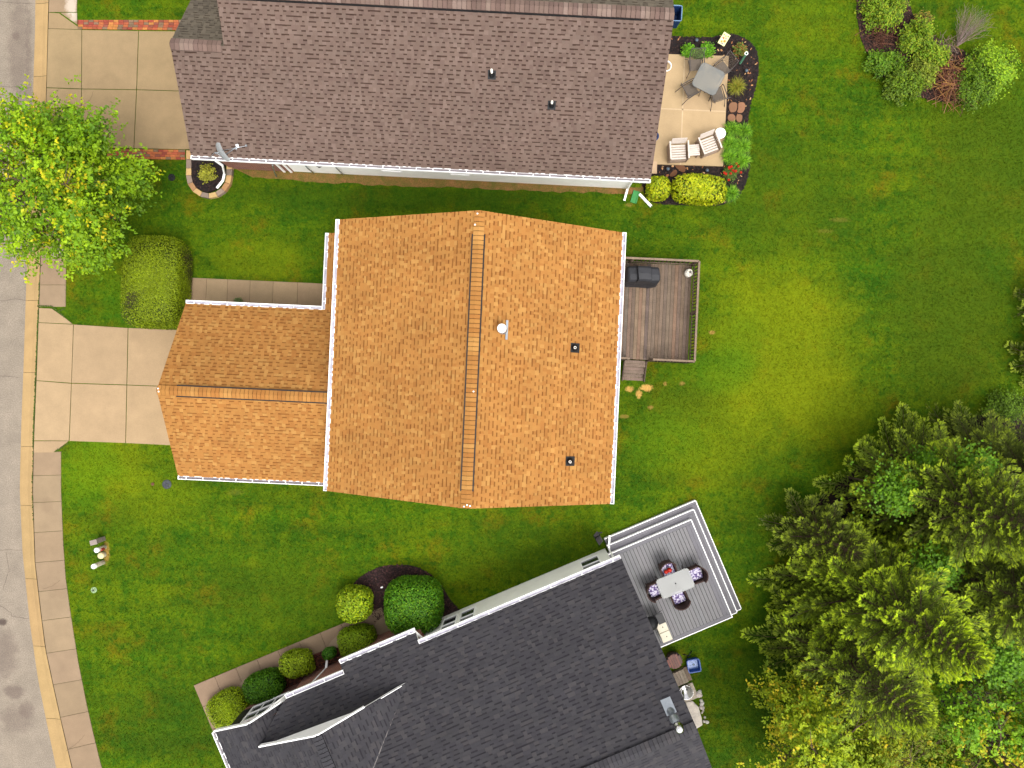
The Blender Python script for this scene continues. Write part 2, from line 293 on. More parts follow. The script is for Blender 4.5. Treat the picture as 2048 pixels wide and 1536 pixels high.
for pts in ([(0, 4), (67, 8)], [(0, 172), (30, 174), (64, 175)], [(0, 752), (22, 753), (36, 755)], [(0, 1100), (45, 1100)], [(0, 1211), (22, 1226), (24, 1232), (56, 1238)], [(12, 1105), (18, 1140), (6, 1180)], [(0, 602), (30, 598), (50, 601)], [(36, 190), (40, 230), (36, 300)]):
    P = crack(ck, pts, .02); n = len(P)
    A = [W(p[0], p[1], -.07) for p in P]
    for (x0, y0, z0), (x1, y1, z1) in zip(A[:-1], A[1:]):
        d = Vector((x1-x0, y1-y0)).normalized(); o_ = (-d.y*.009, d.x*.009)
        ck.poly([(x0-o_[0], y0-o_[1], -.071), (x1-o_[0], y1-o_[1], -.071), (x1+o_[0], y1+o_[1], -.071), (x0+o_[0], y0+o_[1], -.071)])
tag(ck.build('road_cracks', mk('crack', lin(116, 102, 92), .95)), kind='structure')
# kerb
KC = lin(184, 152, 104)
kb = MB(); joints = [-600, -440, -294, -140, 6, 152, 300, 450, 601, 745, 893, 1011, 1158, 1293, 1438, 1590, 1740, 1900, 2100]; rnd = random.Random(4)
for a, b in zip(joints[:-1], joints[1:]):
    kb.col = jit(KC, .05, rnd); ys = list(np.linspace(a, b, 9)); g = .35
    ys[0] += g; ys[-1] -= g
    for y0, y1 in zip(ys[:-1], ys[1:]):
        for t0, t1, z0, z1 in ((0, .15, -.065, -.05), (.15, .6, -.05, -.035), (.6, .85, -.035, .015), (.85, 1, .015, .02)):
            q = []
            for (t, z, y) in ((t0, z0, y0), (t0, z0, y1), (t1, z1, y1), (t1, z1, y0)):
                xx = ix(kerbL, y)*(1-t)+(ix(kerbR, y)-.8)*t; p = W(xx, y); q.append((p[0], p[1], z))
            kb.poly(q)
tag(kb.build('kerb', M['slab']), kind='structure')
kb2 = MB(); kb2.col = (KC[0]*.9, KC[1]*.9, KC[2]*.9)
kb2.prism([(x-.02, y) for x, y in e2]+[(x-.58, y) for x, y in e2[::-1]], -.19, .02)
tag(kb2.build('far_kerb', M['slab']), kind='structure')
wd = MB(); rnd = random.Random(9)           # moss and weeds in the joint between kerb and drive
weedV = []
for y in np.arange(560, 1040, .5):
    if rnd.random() < (.9 if 620 < y < 895 else .25):
        p = W(ix(kerbR, y)-rnd.uniform(-.6, 1.4), y); s_ = rnd.uniform(.015, .04); a = rnd.uniform(0, 6.28)
        wd.col = jit((.06, .10, .01), .4, rnd); z = .03
        wd.poly([(p[0]+s_*math.cos(a+k*2.1), p[1]+s_*math.sin(a+k*2.1), z+rnd.uniform(0, .03)) for k in range(3)])
for x0, y0, x1, y1 in ((80, 612, 105, 613), (105, 613, 131, 634), (110, 904, 137, 887), (117, 624, 131, 617)):
    for k in range(60):
        t = rnd.random(); p = W(x0+(x1-x0)*t+rnd.uniform(-1, 1), y0+(y1-y0)*t+rnd.uniform(-1, 1)); s_ = rnd.uniform(.012, .035); a = rnd.uniform(0, 6.28); wd.col = jit((.06, .10, .01), .4, rnd)
        wd.poly([(p[0]+s_*math.cos(a+k*2.1), p[1]+s_*math.sin(a+k*2.1), .05+rnd.uniform(0, .02)) for k in range(3)])
tag(wd.build('joint_weeds', M['leaf']), 'line of green weeds growing in the joint between kerb and driveway', 'weeds', kind='stuff')
EXCL = []        # polygons without grass (world)
def slab(mb, pts, z1, gap=.008, z0=-.15, h=0):
    cx = sum(p[0] for p in pts)/len(pts); cy = sum(p[1] for p in pts)/len(pts); q = []
    for x, y in pts: d = math.hypot(x-cx, y-cy); k = (d-gap*1.3)/d; q.append((cx+(x-cx)*k, cy+(y-cy)*k))
    mb.prism(q, z0, z1)
def Wp(l): return [W(x, y)[:2] for x, y in l]
WC = lin(158, 134, 106); DC = lin(182, 154, 118); BC = lin(166, 141, 104)
pv = MB(); rnd = random.Random(2)
def walk(ys, tilt):
    for a, b in zip(ys[:-1], ys[1:]):
        pv.col = jit(WC, .06, rnd); n = 3; L_ = []; Rr = []
        for k in range(n+1):
            y = a+(b-a)*k/n; yr = y-tilt(y); L_.append((ix(kerbR, y)+.4, y)); Rr.append((ix(walkR, yr), yr))
        slab(pv, Wp(L_+Rr[::-1]), .03)
walk([-600, -480, -420, -360, -300, -240, -180, -120, -60, 25], lambda y: 0)
walk([300, 360, 417, 460, 515, 570, 614], lambda y: 0)
walk([903, 951, 1005, 1065, 1125, 1183, 1241, 1306, 1369, 1434, 1498, 1560, 1620, 1680, 1740, 1800, 1900, 2000, 2100], lambda y: max(0, (y-900)*.022))
for q in ([(121, 26), (155, 26), (155, 50)],): pv.col = jit(WC, .05, rnd); slab(pv, Wp(q), .03)
pw = pv.build('pavement', M['slab']); tag(pw, kind='structure')
EXCL.append(strip(kerbR, walkR, -600, 2100))
dv = MB()
for q in ([(79, 616), (104, 617), (131, 636), (146, 648), (78, 645)], [(78, 645.5), (147.5, 649), (143.5, 766), (74, 761)], [(74, 761.5), (143.3, 767), (138.8, 881.5), (69, 881)], [(69, 882), (138, 882), (109, 905), (68, 905)],
          [(148.5, 649), (256.5, 656), (254, 769.5), (144.2, 766)], [(144.2, 767), (254, 770.5), (251.5, 886), (140, 882)], [(257.5, 656), (460, 664), (458, 777), (255, 769.5)], [(255, 770.5), (458, 778), (455, 896), (252.5, 886)]):
    dv.col = jit(DC, .035, rnd); slab(dv, Wp(q), .035, .006)
tag(dv.build('driveway', M['slab']), kind='structure')
EXCL.append(Wp([(66, 612), (110, 612), (146, 647), (460, 662), (455, 897), (140, 884), (112, 906), (66, 906)]))
dv = MB()
for q in ([(98.5, 26), (119, 27), (164, 59.5), (97.5, 57.5)], [(97.5, 58), (164, 60.3), (163.5, 178), (94.3, 175.5)], [(94.3, 176.5), (163.5, 179), (161, 296), (91, 294)],
          [(165, 60.5), (277.5, 62.5), (273.5, 179.5), (164.5, 178)], [(164.5, 179), (273.5, 180.5), (268, 297), (162, 296)], [(278.5, 62.5), (420, 64), (420, 184), (274.5, 179.5)], [(274.5, 180.5), (420, 185), (420, 300), (269, 297)]):
    dv.col = jit(BC, .035, rnd); slab(dv, Wp(q), .035, .006)
tag(dv.build('driveway', M['slab']), kind='structure')
EXCL.append(Wp([(90, 20), (156, 38), (420, 38), (420, 323), (89, 318)]))
ck = MB()
for pts in ([(187, 182), (180, 200), (166, 208), (150, 213), (128, 219)], [(120, 1160), (105, 1172), (86, 1178)], [(170, 1470), (150, 1490), (132, 1502)]):
    A = [W(p[0], p[1], .04) for p in crack(ck, pts, .02)]
    for (x0, y0, z0), (x1, y1, z1) in zip(A[:-1], A[1:]):
        d = Vector((x1-x0, y1-y0)).normalized(); o_ = (-d.y*.006, d.x*.006); ck.poly([(x0-o_[0], y0-o_[1], .0385), (x1-o_[0], y1-o_[1], .0385), (x1+o_[0], y1+o_[1], .0385), (x0+o_[0], y0+o_[1], .0385)])
tag(ck.build('slab_cracks', mk('slab_crack', lin(120, 100, 78), .95)), kind='structure')
bp = MB()          # herringbone-coloured brick borders along the neighbouring drive
cols = [lin(176, 92, 60), lin(196, 128, 66), lin(150, 84, 66), lin(138, 110, 84), lin(186, 104, 62), lin(160, 74, 56)]
def bricks(x0, y0, x1, y1, yb0, yb1, rows):
    for r_ in range(rows):
        x = x0-rnd.uniform(0, 10); L_ = 10.0
        while x < x1:
            xa, xb = max(x, x0), min(x+L_, x1)
            if xb-xa > 1:
                f = lambda xx, t: (y0+(y1-y0)*t)+((yb0+(yb1-yb0)*t)-(y0+(y1-y0)*t))*((xx-x0)/(x1-x0))
                bp.col = jit(rnd.choice(cols), .15, rnd)
                slab(bp, Wp([(xa+.2, f(xa, (r_+.04)/rows)), (xb-.2, f(xb, (r_+.04)/rows)), (xb-.2, f(xb, (r_+.96)/rows)), (xa+.2, f(xa, (r_+.96)/rows))]), .04, .001)
            x += L_
bricks(156, 40.5, 380, 59, 40.5, 61.5, 4); bricks(215, 298, 371, 317, 300, 320, 4)
tag(bp.build('brick_paving', M['brick']), kind='structure')
# front walk of the orange-roofed house
fw = MB()
xs = [368, 413, 455, 500, 546, 595, 650]
for a, b in zip(xs[:-1], xs[1:]):
    fw.col = jit(lin(168, 142, 110), .05, rnd); ya = 555+(a-375)*.045; yb = 555+(b-375)*.045
    slab(fw, Wp([(a+1, ya), (b+1, yb), (b-1, yb+62), (a-1, ya+62)]), .04)
tag(fw.build('front_walk', M['slab']), kind='structure'); EXCL.append(Wp([(366, 554), (652, 566), (652, 625), (366, 620)]))
# walk of the grey-roofed house
GW = Frame(*W(388, 1370)[:2], R(22.6))
gwm = MB(); w_ = .95
xs = [0, .93, 1.86, 2.79, 3.72, 4.65, 5.58, 6.51, 7.44, 8.3]
for a, b in zip(xs[:-1], xs[1:]):
    gwm.col = jit(lin(148, 124, 100), .05, rnd); slab(gwm, [GW.G(x, y)[:2] for x, y in ((a, 0), (b, 0), (b, -w_), (a, -w_))], .04)
for a, b in ((.95, 1.95), (1.95, 2.9), (2.9, 3.9)):
    slab(gwm, [GW.G(x, y)[:2] for x, y in ((0, -a), (.75, -a), (.75, -b), (0, -b))], .04)
for x, y, r_ in ((2.2, -1.0, .62), (4.0, -1.0, .62), (6.3, -.95, .75), (8.3, -.9, .7), (5.05, -1.0, .35)):   # rounded edging behind the shrubs
    gwm.col = jit(lin(160, 138, 112), .04, rnd); gwm.prism([GW.G(x+r_*math.cos(a), y+r_*.75*math.sin(a))[:2] for a in np.linspace(0, 2*math.pi, 25)[:-1]], -.05, .055)
slab(gwm, [GW.G(x, y)[:2] for x, y in ((7.75, -.95), (8.4, -.95), (8.4, -2.6), (7.75, -2.6))], .045)
tag(gwm.build('front_walk', M['slab']), kind='structure')
EXCL.append([GW.G(x, y)[:2] for x, y in ((0, 0), (8.35, 0), (8.4, -4), (0, -4.5))])
# patio of the brown-roofed house
pt = MB(); PC = lin(196, 168, 128)
for q in ([(1270, 108), (1368, 111.5), (1364, 220), (1270, 216)], [(1369, 111.5), (1456, 114), (1450.5, 224), (1365, 220)], [(1270, 217), (1364, 221), (1359, 331), (1270, 328)], [(1365, 221), (1450.5, 225), (1445, 333.5), (1360, 331)]):
    pt.col = jit(PC, .03, rnd); slab(pt, Wp(q), .09, -.004)
pt.col = lin(206, 174, 140); slab(pt, Wp([(1290, 324), (1313, 324.5), (1312.5, 349), (1290, 348.5)]), .13, .002)
pt.col = lin(216, 188, 150)
for q in ([(1367.3, 112), (1369.7, 112), (1361, 331), (1358.6, 331)], [(1271, 215.4), (1450, 223.6), (1450, 226), (1271, 217.6)]): pt.poly([(x, y, .0925) for x, y in Wp(q)][::-1])
tag(pt.build('patio', M['slab']), kind='structure')
M_soil = mk('bare_soil', lin(150, 106, 62), .95, noise=.8, nscale=3, col2=(0.045, .07, .003), var=.3, bscale=30, bump=.6, coords='world', detail=8)
so = MB(); top = [(430, 318)]+[(x, 340+(x-500)*.045) for x in range(500, 1290, 60)]+[(1290, 360)]
bot = [(1290, 381)]; rn = random.Random(3)
for x in range(1270, 500, -15): bot.append((x, 352+(x-500)*.038+rn.uniform(-2.5, 2.5)+(8 if x > 600 else (x-500)*.06)))
so.prism(Wp(top+bot), -.02, .008); tag(so.build('soil', M_soil), kind='structure'); soil_poly = Wp(top+bot)
EXCL.append(soil_poly)
# ------------------------------------------------------------ mulch beds
def smooth(poly, it=2):
    for _ in range(it):
        q = []
        for i in range(len(poly)):
            a = poly[i]; b = poly[(i+1) % len(poly)]
            q += [(a[0]*.75+b[0]*.25, a[1]*.75+b[1]*.25), (a[0]*.25+b[0]*.75, a[1]*.25+b[1]*.75)]
        poly = q
    return poly
def bed(name, pxs, cols, dens=500, z=.02, size=(.02, .05), litter=None, nlit=0, seed=1, it=2, skip=[]):
    rs = np.random.RandomState(seed); poly = smooth(Wp(pxs), it)
    q = []; rn = random.Random(seed)
    for i in range(len(poly)):
        a = poly[i]; b = poly[(i+1) % len(poly)]; n = max(1, int(math.hypot(a[0]-b[0], a[1]-b[1])/.12))
        for k in range(n): q.append((a[0]+(b[0]-a[0])*k/n+rn.uniform(-.025, .025), a[1]+(b[1]-a[1])*k/n+rn.uniform(-.025, .025)))
    P = np.array(poly); lo = P.min(0); hi = P.max(0); n = int((hi-lo).prod()*dens)
    X = lo+rs.rand(n, 2)*(hi-lo); X = X[inside(X, poly)]
    for s_ in skip: X = X[~inside(X, s_)]
    n = len(X); a = rs.rand(n)*6.28; L_ = size[0]+rs.rand(n)*(size[1]-size[0]); wd_ = L_*(.25+.4*rs.rand(n))
    ca, sa = np.cos(a), np.sin(a); zz = z+.004+rs.rand(n)*.022; til = (rs.rand(n, 4)-.5)*.02
    V = np.zeros((n, 4, 3)); 
    for k, (sx, sy) in enumerate(((-1, -1), (1, -1), (1, 1), (-1, 1))):
        V[:, k, 0] = X[:, 0]+sx*L_*ca-sy*wd_*sa; V[:, k, 1] = X[:, 1]+sx*L_*sa+sy*wd_*ca; V[:, k, 2] = zz+til[:, k]
    Cc = np.array(cols)[rs.randint(0, len(cols), n)]*(.6+.8*rs.rand(n, 1))
    if litter:
        k = rs.choice(n, min(n, nlit), replace=False); Cc[k] = np.array(litter)[rs.randint(0, len(litter), len(k))]; V[k, :, 2] += .02
    m0 = MB(); m0.col = tuple(np.array(cols[0])*.8); m0.prism(q, -.05, z)
    vb = np.array(m0.v); nb = len(vb)
    o = m0.build(name, M['mulch']); me = o.data
    o2 = mesh_np(name+'_chips', V.reshape(-1, 3), np.arange(n*4).reshape(n, 4), M['vc'], None, Cc)
    o2.name = 'mulch_chips'
    tag(o, kind='structure'); tag(o2, kind='stuff'); EXCL.append(poly); return o2, poly
DK1 = [lin(40, 28, 26), lin(30, 22, 22), lin(58, 40, 36), lin(24, 18, 20)]
BR1 = [lin(80, 48, 38), lin(52, 34, 30), lin(104, 70, 56), lin(44, 30, 24)]
PATIO = Wp([(1270, 108), (1456, 114), (1445, 334), (1313, 331), (1313, 349), (1270, 349)])
LIT = [lin(196, 140, 90), lin(170, 110, 70), lin(214, 170, 120)]
c_, _p = bed('garden_bed', [(1330, 72), (1370, 74), (1420, 76), (1462, 66), (1496, 80), (1514, 100), (1518, 135), (1510, 180), (1494, 232), (1497, 300), (1500, 340), (1486, 380), (1470, 402), (1430, 413), (1370, 410), (1305, 408), (1286, 384), (1282, 350), (1300, 300), (1330, 200)], DK1, 520, litter=LIT, nlit=150, seed=3, skip=[PATIO])
tag(c_, 'dark mulch chips around the beige patio of the brown-roofed house', 'mulch')
c_, _p = bed('garden_bed', [(1712, -60), (1712, 30), (1722, 80), (1735, 110), (1760, 150), (1800, 180), (1850, 200), (1900, 204), (1950, 196), (1960, 140), (1930, 100), (1890, 90), (1850, 60), (1815, 20), (1820, -60)], BR1, 380, seed=5)
tag(c_, 'reddish brown mulch under the loose shrubs at the top right', 'mulch')
c_, _p = bed('garden_bed', [(700, 1172), (725, 1150), (760, 1132), (810, 1128), (850, 1138), (880, 1165), (900, 1200), (925, 1225), (915, 1262), (860, 1290), (770, 1290), (745, 1230), (730, 1200)], [lin(60, 36, 36), lin(44, 26, 28), lin(76, 46, 42)], 450, seed=7)
tag(c_, 'dark red mulch around the big round clipped shrub', 'mulch')
GFB = [(495, 1405), (560, 1352), (640, 1300), (700, 1290), (760, 1262), (790, 1290), (790, 1330), (700, 1390), (600, 1440), (500, 1470)]
c_, _p = bed('garden_bed', GFB, [lin(74, 36, 28), lin(100, 54, 38), lin(52, 28, 22), lin(120, 72, 48)], 600, z=.06, size=(.02, .06), seed=8, it=1)
tag(c_, 'reddish brown straw mulch between the walk and the brick wall', 'mulch')
c_, _p = bed('garden_bed', [(1600, 1040), (1690, 950), (1790, 890), (1900, 860), (1970, 822), (2010, 800), (2200, 760), (2300, 1100), (2200, 1700), (1700, 1700), (1640, 1450), (1600, 1300), (1570, 1150)], [lin(44, 30, 20), lin(30, 22, 16), lin(66, 44, 28)], 60, size=(.03, .08), seed=9)
tag(c_, 'dark brown needle litter on the ground beneath the conifers', 'litter')
# planter ring of wall blocks
PLF = [(376, 306)]+[(376, 330)]+[(417+41*math.cos(a), 352+41*math.sin(a)*.98) for a in np.linspace(math.pi, 0, 13)]+[(461, 335), (463, 325)]
c_, _p = bed('garden_bed', [(382, 312), (382, 352), (395, 378), (417, 386), (440, 378), (452, 352), (452, 318)], DK1, 700, z=.16, seed=11, it=1)
tag(c_, 'black mulch inside the curved stone planter', 'mulch')
pl = root('stone_planter', Frame(*W(417, 350)[:2], 0), 'curved planter wall of tan and grey blocks at the house corner', 'planter')
fp = Frame(*W(417, 350)[:2], 0); rn = random.Random(5)
inn = [(382, 300), (382, 318), (382, 336)]+[(417+35*math.cos(a), 350+36*math.sin(a)) for a in np.linspace(math.pi, 0, 9)]+[(452, 338), (453, 322)]
out = [(371.5, 300), (371.5, 318), (371.5, 336)]+[(417+46*math.cos(a), 350+46*math.sin(a)) for a in np.linspace(math.pi, 0, 9)]+[(464, 338), (466, 322)]
bc = [lin(204, 164, 112), lin(146, 128, 112), lin(212, 176, 120), lin(160, 138, 120), lin(184, 140, 96)]
for i in range(len(inn)-1):
    b_ = MB(); b_.col = jit(bc[i % 5], .06, rn); q = [fp.L(*W(*p, .22))[:2] for p in (inn[i], out[i], out[i+1], inn[i+1])]
    cx = sum(p[0] for p in q)/4; cy = sum(p[1] for p in q)/4
    b_.prism([(cx+(x-cx)*.97, cy+(y-cy)*.97) for x, y in q], 0, .20); b_.build('block', M['slab'], pl, bevel=.012)
EXCL.append(Wp(out))
# flagstones
def stone(pxs, z, col, label, seed, grp=None):
    fr = Frame(*W(*pxs[0])[:2], 0); b_ = MB(); rn = random.Random(seed); b_.col = jit(col, .08, rn)
    q = [fr.L(*W(*p))[:2] for p in smooth(pxs, 2)]; b_.prism(q, -.03-z*0, 0)
    o = b_.build('flagstone', M['slab'], bevel=.006); o.location = (fr.o[0], fr.o[1], z); tag(o, label, 'flagstone', grp)
FC = lin(150, 108, 80)
stone([(1457, 206), (1473, 205), (1474, 216), (1470, 226), (1457, 225)], .07, FC, 'brown flagstone at the patio edge, upper left of the four', 1, 'flagstones beside the patio')
stone([(1475, 205), (1491, 206), (1487, 227), (1472, 227), (1476, 217)], .07, FC, 'brown flagstone touching the lawn, upper right of the four', 2, 'flagstones beside the patio')
stone([(1455, 229), (1469, 229), (1471, 245), (1454, 244)], .07, FC, 'brown flagstone at the patio edge, just above the daylilies', 3, 'flagstones beside the patio')
stone([(1471, 229), (1485, 230), (1482, 246), (1472, 245)], .07, FC, 'brown flagstone by the lawn, just above the daylilies', 4, 'flagstones beside the patio')
stone([(1345, 330), (1371, 331), (1370, 346), (1362, 345)], .06, lin(118, 78, 52), 'dark brown stone with a fallen leaf between patio and lime hedge', 5)
stone([(1338, 350), (1350, 338), (1355, 345), (1350, 353), (1340, 355)], .06, lin(120, 80, 54), 'small round brown stone beside the round lime shrub', 6)
# ------------------------------------------------------------ roofs
def clip(poly, x0, x1, y0, y1):
    for ax, lim, sg in ((0, x0, 1), (0, x1, -1), (1, y0, 1), (1, y1, -1)):
        if not poly: return poly
        r = []; n = len(poly)
        for i in range(n):
            a = poly[i]; b = poly[(i+1) % n]; da = (a[ax]-lim)*sg; db = (b[ax]-lim)*sg
            if da >= 0: r.append(a)
            if (da > 0 > db) or (da < 0 < db): t = da/(da-db); r.append((a[0]+(b[0]-a[0])*t, a[1]+(b[1]-a[1])*t))
        poly = r
    return poly
def shingles(mb, pts, updir, pal, dark, seed, expo=.143, raised=.5, tw=(.09, .24), lay=.12, phase=0.0, jt=.02):
    """lay individual shingle tabs, course by course, over a planar roof polygon (3D points); updir = horizontal direction that climbs"""
    P = [Vector(p) for p in pts]; n = Vector((0, 0, 0))
    for i in range(len(P)): n += P[i].cross(P[(i+1) % len(P)])
    n.normalize()
    if n.z < 0: n = -n
    up = Vector((updir[0], updir[1], 0)); v = (up-n*up.dot(n)).normalized(); u = v.cross(n).normalized(); O = P[0]
    q = [((p-O).dot(u), (p-O).dot(v)) for p in P]; rn = random.Random(seed)
    us = [a[0] for a in q]; vs = [a[1] for a in q]; v0 = min(vs)-phase
    def emit(pl, cfun, col, skirt=True):
        if len(pl) < 3: return
        A = sum(pl[i][0]*pl[(i+1) % len(pl)][1]-pl[(i+1) % len(pl)][0]*pl[i][1] for i in range(len(pl)))
        if abs(A) < 2e-4: return
        if A < 0: pl = pl[::-1]
        k = len(pl); b = len(mb.v); mb.col = col
        for (a, c) in pl: mb.v.append(tuple(O+u*a+v*c+n*cfun(c)))
        mb.face(list(range(b, b+k)))
        if skirt:
            for (a, c) in pl: mb.v.append(tuple(O+u*a+v*c-n*.02))
            for i in range(k): j = (i+1) % k; mb.face([b+i, b+k+i, b+k+j, b+j])
    i = 0; y = v0
    while y < max(vs):
        y1 = y+expo; x = min(us)-rn.uniform(0, .3); row = clip(q, -1e3, 1e3, y, y1)
        if len(row) >= 3:
            rx0 = min(a[0] for a in row); rx1 = max(a[0] for a in row); x = rx0-rn.uniform(0, .25); hi = rn.random() < .5; tone = rn.uniform(.97, 1.03)
            while x < rx1:
                ww = rn.uniform(*tw); hi = rn.random() < raised if rn.random() < .35 else not hi
                if x+ww > rx0:
                    c = jit(rn.choice(pal), jt, rn); c = tuple(a*tone for a in c)
                    if hi: emit(clip(row, x, x+ww, y, y1), lambda c_, y=y: .004+.012*(1-(c_-y)/expo), c)
                    else:
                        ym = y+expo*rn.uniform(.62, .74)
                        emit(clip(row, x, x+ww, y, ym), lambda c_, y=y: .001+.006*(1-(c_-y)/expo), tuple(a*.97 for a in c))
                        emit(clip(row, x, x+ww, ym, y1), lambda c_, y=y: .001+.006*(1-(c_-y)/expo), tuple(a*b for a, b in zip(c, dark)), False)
                x += ww
        y = y1
def ridgecap(mb, a, b, half, slope, pal, seed, lift=.02, step=.145, drop=0, slope2=None, jd=.5, jw=.016):
    """overlapping cap pieces along a ridge from a to b"""
    a = Vector(a); b = Vector(b); d = (b-a); L_ = d.length; d.normalize(); s_ = Vector((-d.y, d.x, 0)).normalized(); n = int(L_/step); rn = random.Random(seed)
    slope2 = slope if slope2 is None else slope2
    for i in range(n):
        p = a+d*(i*step+jw); q = a+d*((i+1)*step); c = jit(rn.choice(pal), .04, rn)
        for sg, sl in ((1, slope), (-1, slope2)):
            mb.col = c; o = s_*sg*half
            e = [p+Vector((0, 0, lift+.016)), q+Vector((0, 0, lift+.004)), q+o+Vector((0, 0, lift+.004-half*sl)), p+o+Vector((0, 0, lift+.016-half*sl))]
            mb.poly(e if sg < 0 else e[::-1])
            mb.col = tuple(v_*jd for v_ in c); mb.poly([p_-d*jw+Vector((0, 0, -.004)) for p_ in (e[0], e[3])][::-1]+[e[3]-Vector((0, 0, .012)), e[0]-Vector((0, 0, .012))][::1]); mb.poly([e[0], e[3], e[3]-Vector((0, 0, .02)), e[0]-Vector((0, 0, .02))])
            mb.poly([e[3], e[2], e[2]-Vector((0, 0, .04)), e[3]-Vector((0, 0, .04))])
def gutter(parent, a, b, out, z, step=.62, w_=.125, name='gutter', mat='white', tm='trough'):
    """eave gutter from a to b (xy), opening upward; out = unit vector away from the roof"""
    m = MB(); m.col = (1, 1, 1); a = Vector((*a, 0)); b = Vector((*b, 0)); o = Vector((*out, 0)); d = (b-a).normalized(); L_ = (b-a).length
    def bx(t0, t1, o0, o1, z0, z1): m.prism([tuple((a+d*t0+o*o0))[:2], tuple((a+d*t1+o*o0))[:2], tuple((a+d*t1+o*o1))[:2], tuple((a+d*t0+o*o1))[:2]], z0, z1, True)
    bx(0, L_, -.01, .008, z-.12, z-.005); bx(0, L_, w_-.022, w_, z-.12, z); bx(0, .015, .008, w_-.022, z-.12, z-.004); bx(L_-.015, L_, .008, w_-.022, z-.12, z-.004)
    m.mi = 1; bx(.015, L_-.015, .008, w_-.022, z-.12, z-.075); m.mi = 0
    t = .3
    while t < L_: bx(t, t+.03, .008, w_-.022, z-.02, z-.008); t += step
    o_ = m.build(name, [M[mat], M[tm]], parent); return o_
M['ltrough'] = mk('gutter_inside_pale', lin(196, 192, 206), .6, noise=.25, nscale=4)
M['trough'] = mk('gutter_inside', lin(150, 142, 150), .6, noise=.5, nscale=4, col2=lin(96, 84, 78), detail=6)
def gslab(mb, pts, th, dz=-.006):      # sheathing under the shingles
    n = len(mb.v); k = len(pts); A = sum(pts[i][0]*pts[(i+1) % k][1]-pts[(i+1) % k][0]*pts[i][1] for i in range(k))
    if A < 0: pts = pts[::-1]
    mb.v += [(p[0], p[1], p[2]+dz-th) for p in pts]+[(p[0], p[1], p[2]+dz) for p in pts]
    mb.face([n+k+i for i in range(k)]); mb.face([n+k-1-i for i in range(k)])
    for i in range(k): j = (i+1) % k; mb.face([n+i, n+j, n+k+j, n+k+i])
def vent_pipe(parent, x, y, z, slope, h, r=.035, flash=.13, col='pvc', bootcol='black', out=(1, 0)):
    o = Vector((out[0], out[1], 0)); s_ = Vector((-o.y, o.x, 0)); c = Vector((x, y, z))
    f = MB(); down = (o-Vector((0, 0, slope))).normalized()
    nn = Vector((o.x*slope, o.y*slope, 1)).normalized(); e = [c+down*flash*1.15-s_*flash+nn*.02, c+down*flash*1.15+s_*flash+nn*.02, c-down*flash+s_*flash+nn*.02, c-down*flash-s_*flash+nn*.02]
    f.poly(e); f.poly([p-nn*.012 for p in e[::-1]])
    for i in range(4): j = (i+1) % 4; f.poly([e[i], e[i]-nn*.012, e[j]-nn*.012, e[j]])
    f.lathe((x, y, z), [(r*2.9, -.02), (r*2.6, .05), (r*1.6, .10), (r*1.15, .14), (r*1.1, .16)], 16)
    fo = f.build('vent_pipe', M[bootcol], parent)
    p = MB(); p.lathe((x, y, z), [(r, .1), (r, h), (r*.72, h), (r*.72, h-.06)], 14); p.mi = 1; p.lathe((x, y, z), [(r*.72, h-.05), (0.0001, h-.05)], 10)
    p.build('pipe_top', [M[col], M['black']], fo); return fo
def window(parent, fr_pts, n, w_, h_, name='window', muntin=0, z=0, d=.04, fc='white', screens=False):
    """window on a wall: centre xy, outward normal n, width, height, centre z"""
    x, y = fr_pts; n = Vector((n[0], n[1], 0)).normalized(); t = Vector((-n.y, n.x, 0)); c = Vector((x, y, z)); a = math.atan2(t.y, t.x)
    m = MB(); f = .06
    for (tx, tz, hx, hz) in ((-w_/2, 0, f/2, h_/2+f/2), (w_/2, 0, f/2, h_/2+f/2), (0, h_/2, w_/2-f/2, f/2), (0, -h_/2, w_/2-f/2, f/2), (0, 0, w_/2-f/2, .018)):
        m.obox(c+t*tx+n*d*.5+Vector((0, 0, tz)), (hx, d*.5+.02, hz), (0, 0, a))
    for k in range(muntin): m.obox(c+t*(w_*((k+1)/(muntin+1)-.5))+n*d*.5, (.012, d*.5, h_/2-f/2), (0, 0, a))
    o = m.build(name, M[fc], parent)
    g = MB(); g.obox(c+n*.012, (w_/2-f/2, .006, h_/2-f/2), (0, 0, a)); g.build('pane', M['glass'], o); return o
def downspout(parent, pts, w_=.075, mat='white'):
    m = MB()
    for a, b in zip(pts[:-1], pts[1:]): m.bar(a, b, w_, w_*.75)
    return m.build('downspout', M[mat], parent, bevel=.008)
# ------------------------------------------------------------ A: orange shingle house in the middle
FA = Frame(-1.28, .77, R(-2.62))
A = root('orange_roof_house', FA, 'house with bright orange shingle roofs, white gutters and black-edged ridge vents, in the middle', 'house')
OP = [lin(183, 128, 67), lin(181, 125, 65), lin(186, 132, 70), lin(184, 129, 68), lin(175, 118, 60), lin(194, 142, 78), lin(182, 126, 66)]
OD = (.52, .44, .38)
HE, HR = 4.6, 6.87; hw, hl = 4.89, 4.685; rx = .05; sA = (HR-HE)/(hw)
rf = MB()
polyL = [(-hw, -hl, HE), (-hw, hl, HE), (rx, hl, HR), (rx, -hl, HR)]; polyR = [(hw, -hl, HE), (hw, hl, HE), (rx, hl, HR), (rx, -hl, HR)]
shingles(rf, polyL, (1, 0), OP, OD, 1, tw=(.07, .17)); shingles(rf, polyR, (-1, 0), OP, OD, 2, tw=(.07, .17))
ra = rf.build('roof', M['shingle'], A)
u = MB(); gslab(u, polyL, .16, -.02); gslab(u, polyR, .16, -.02); u.build('roof_edge', M['white'], ra)
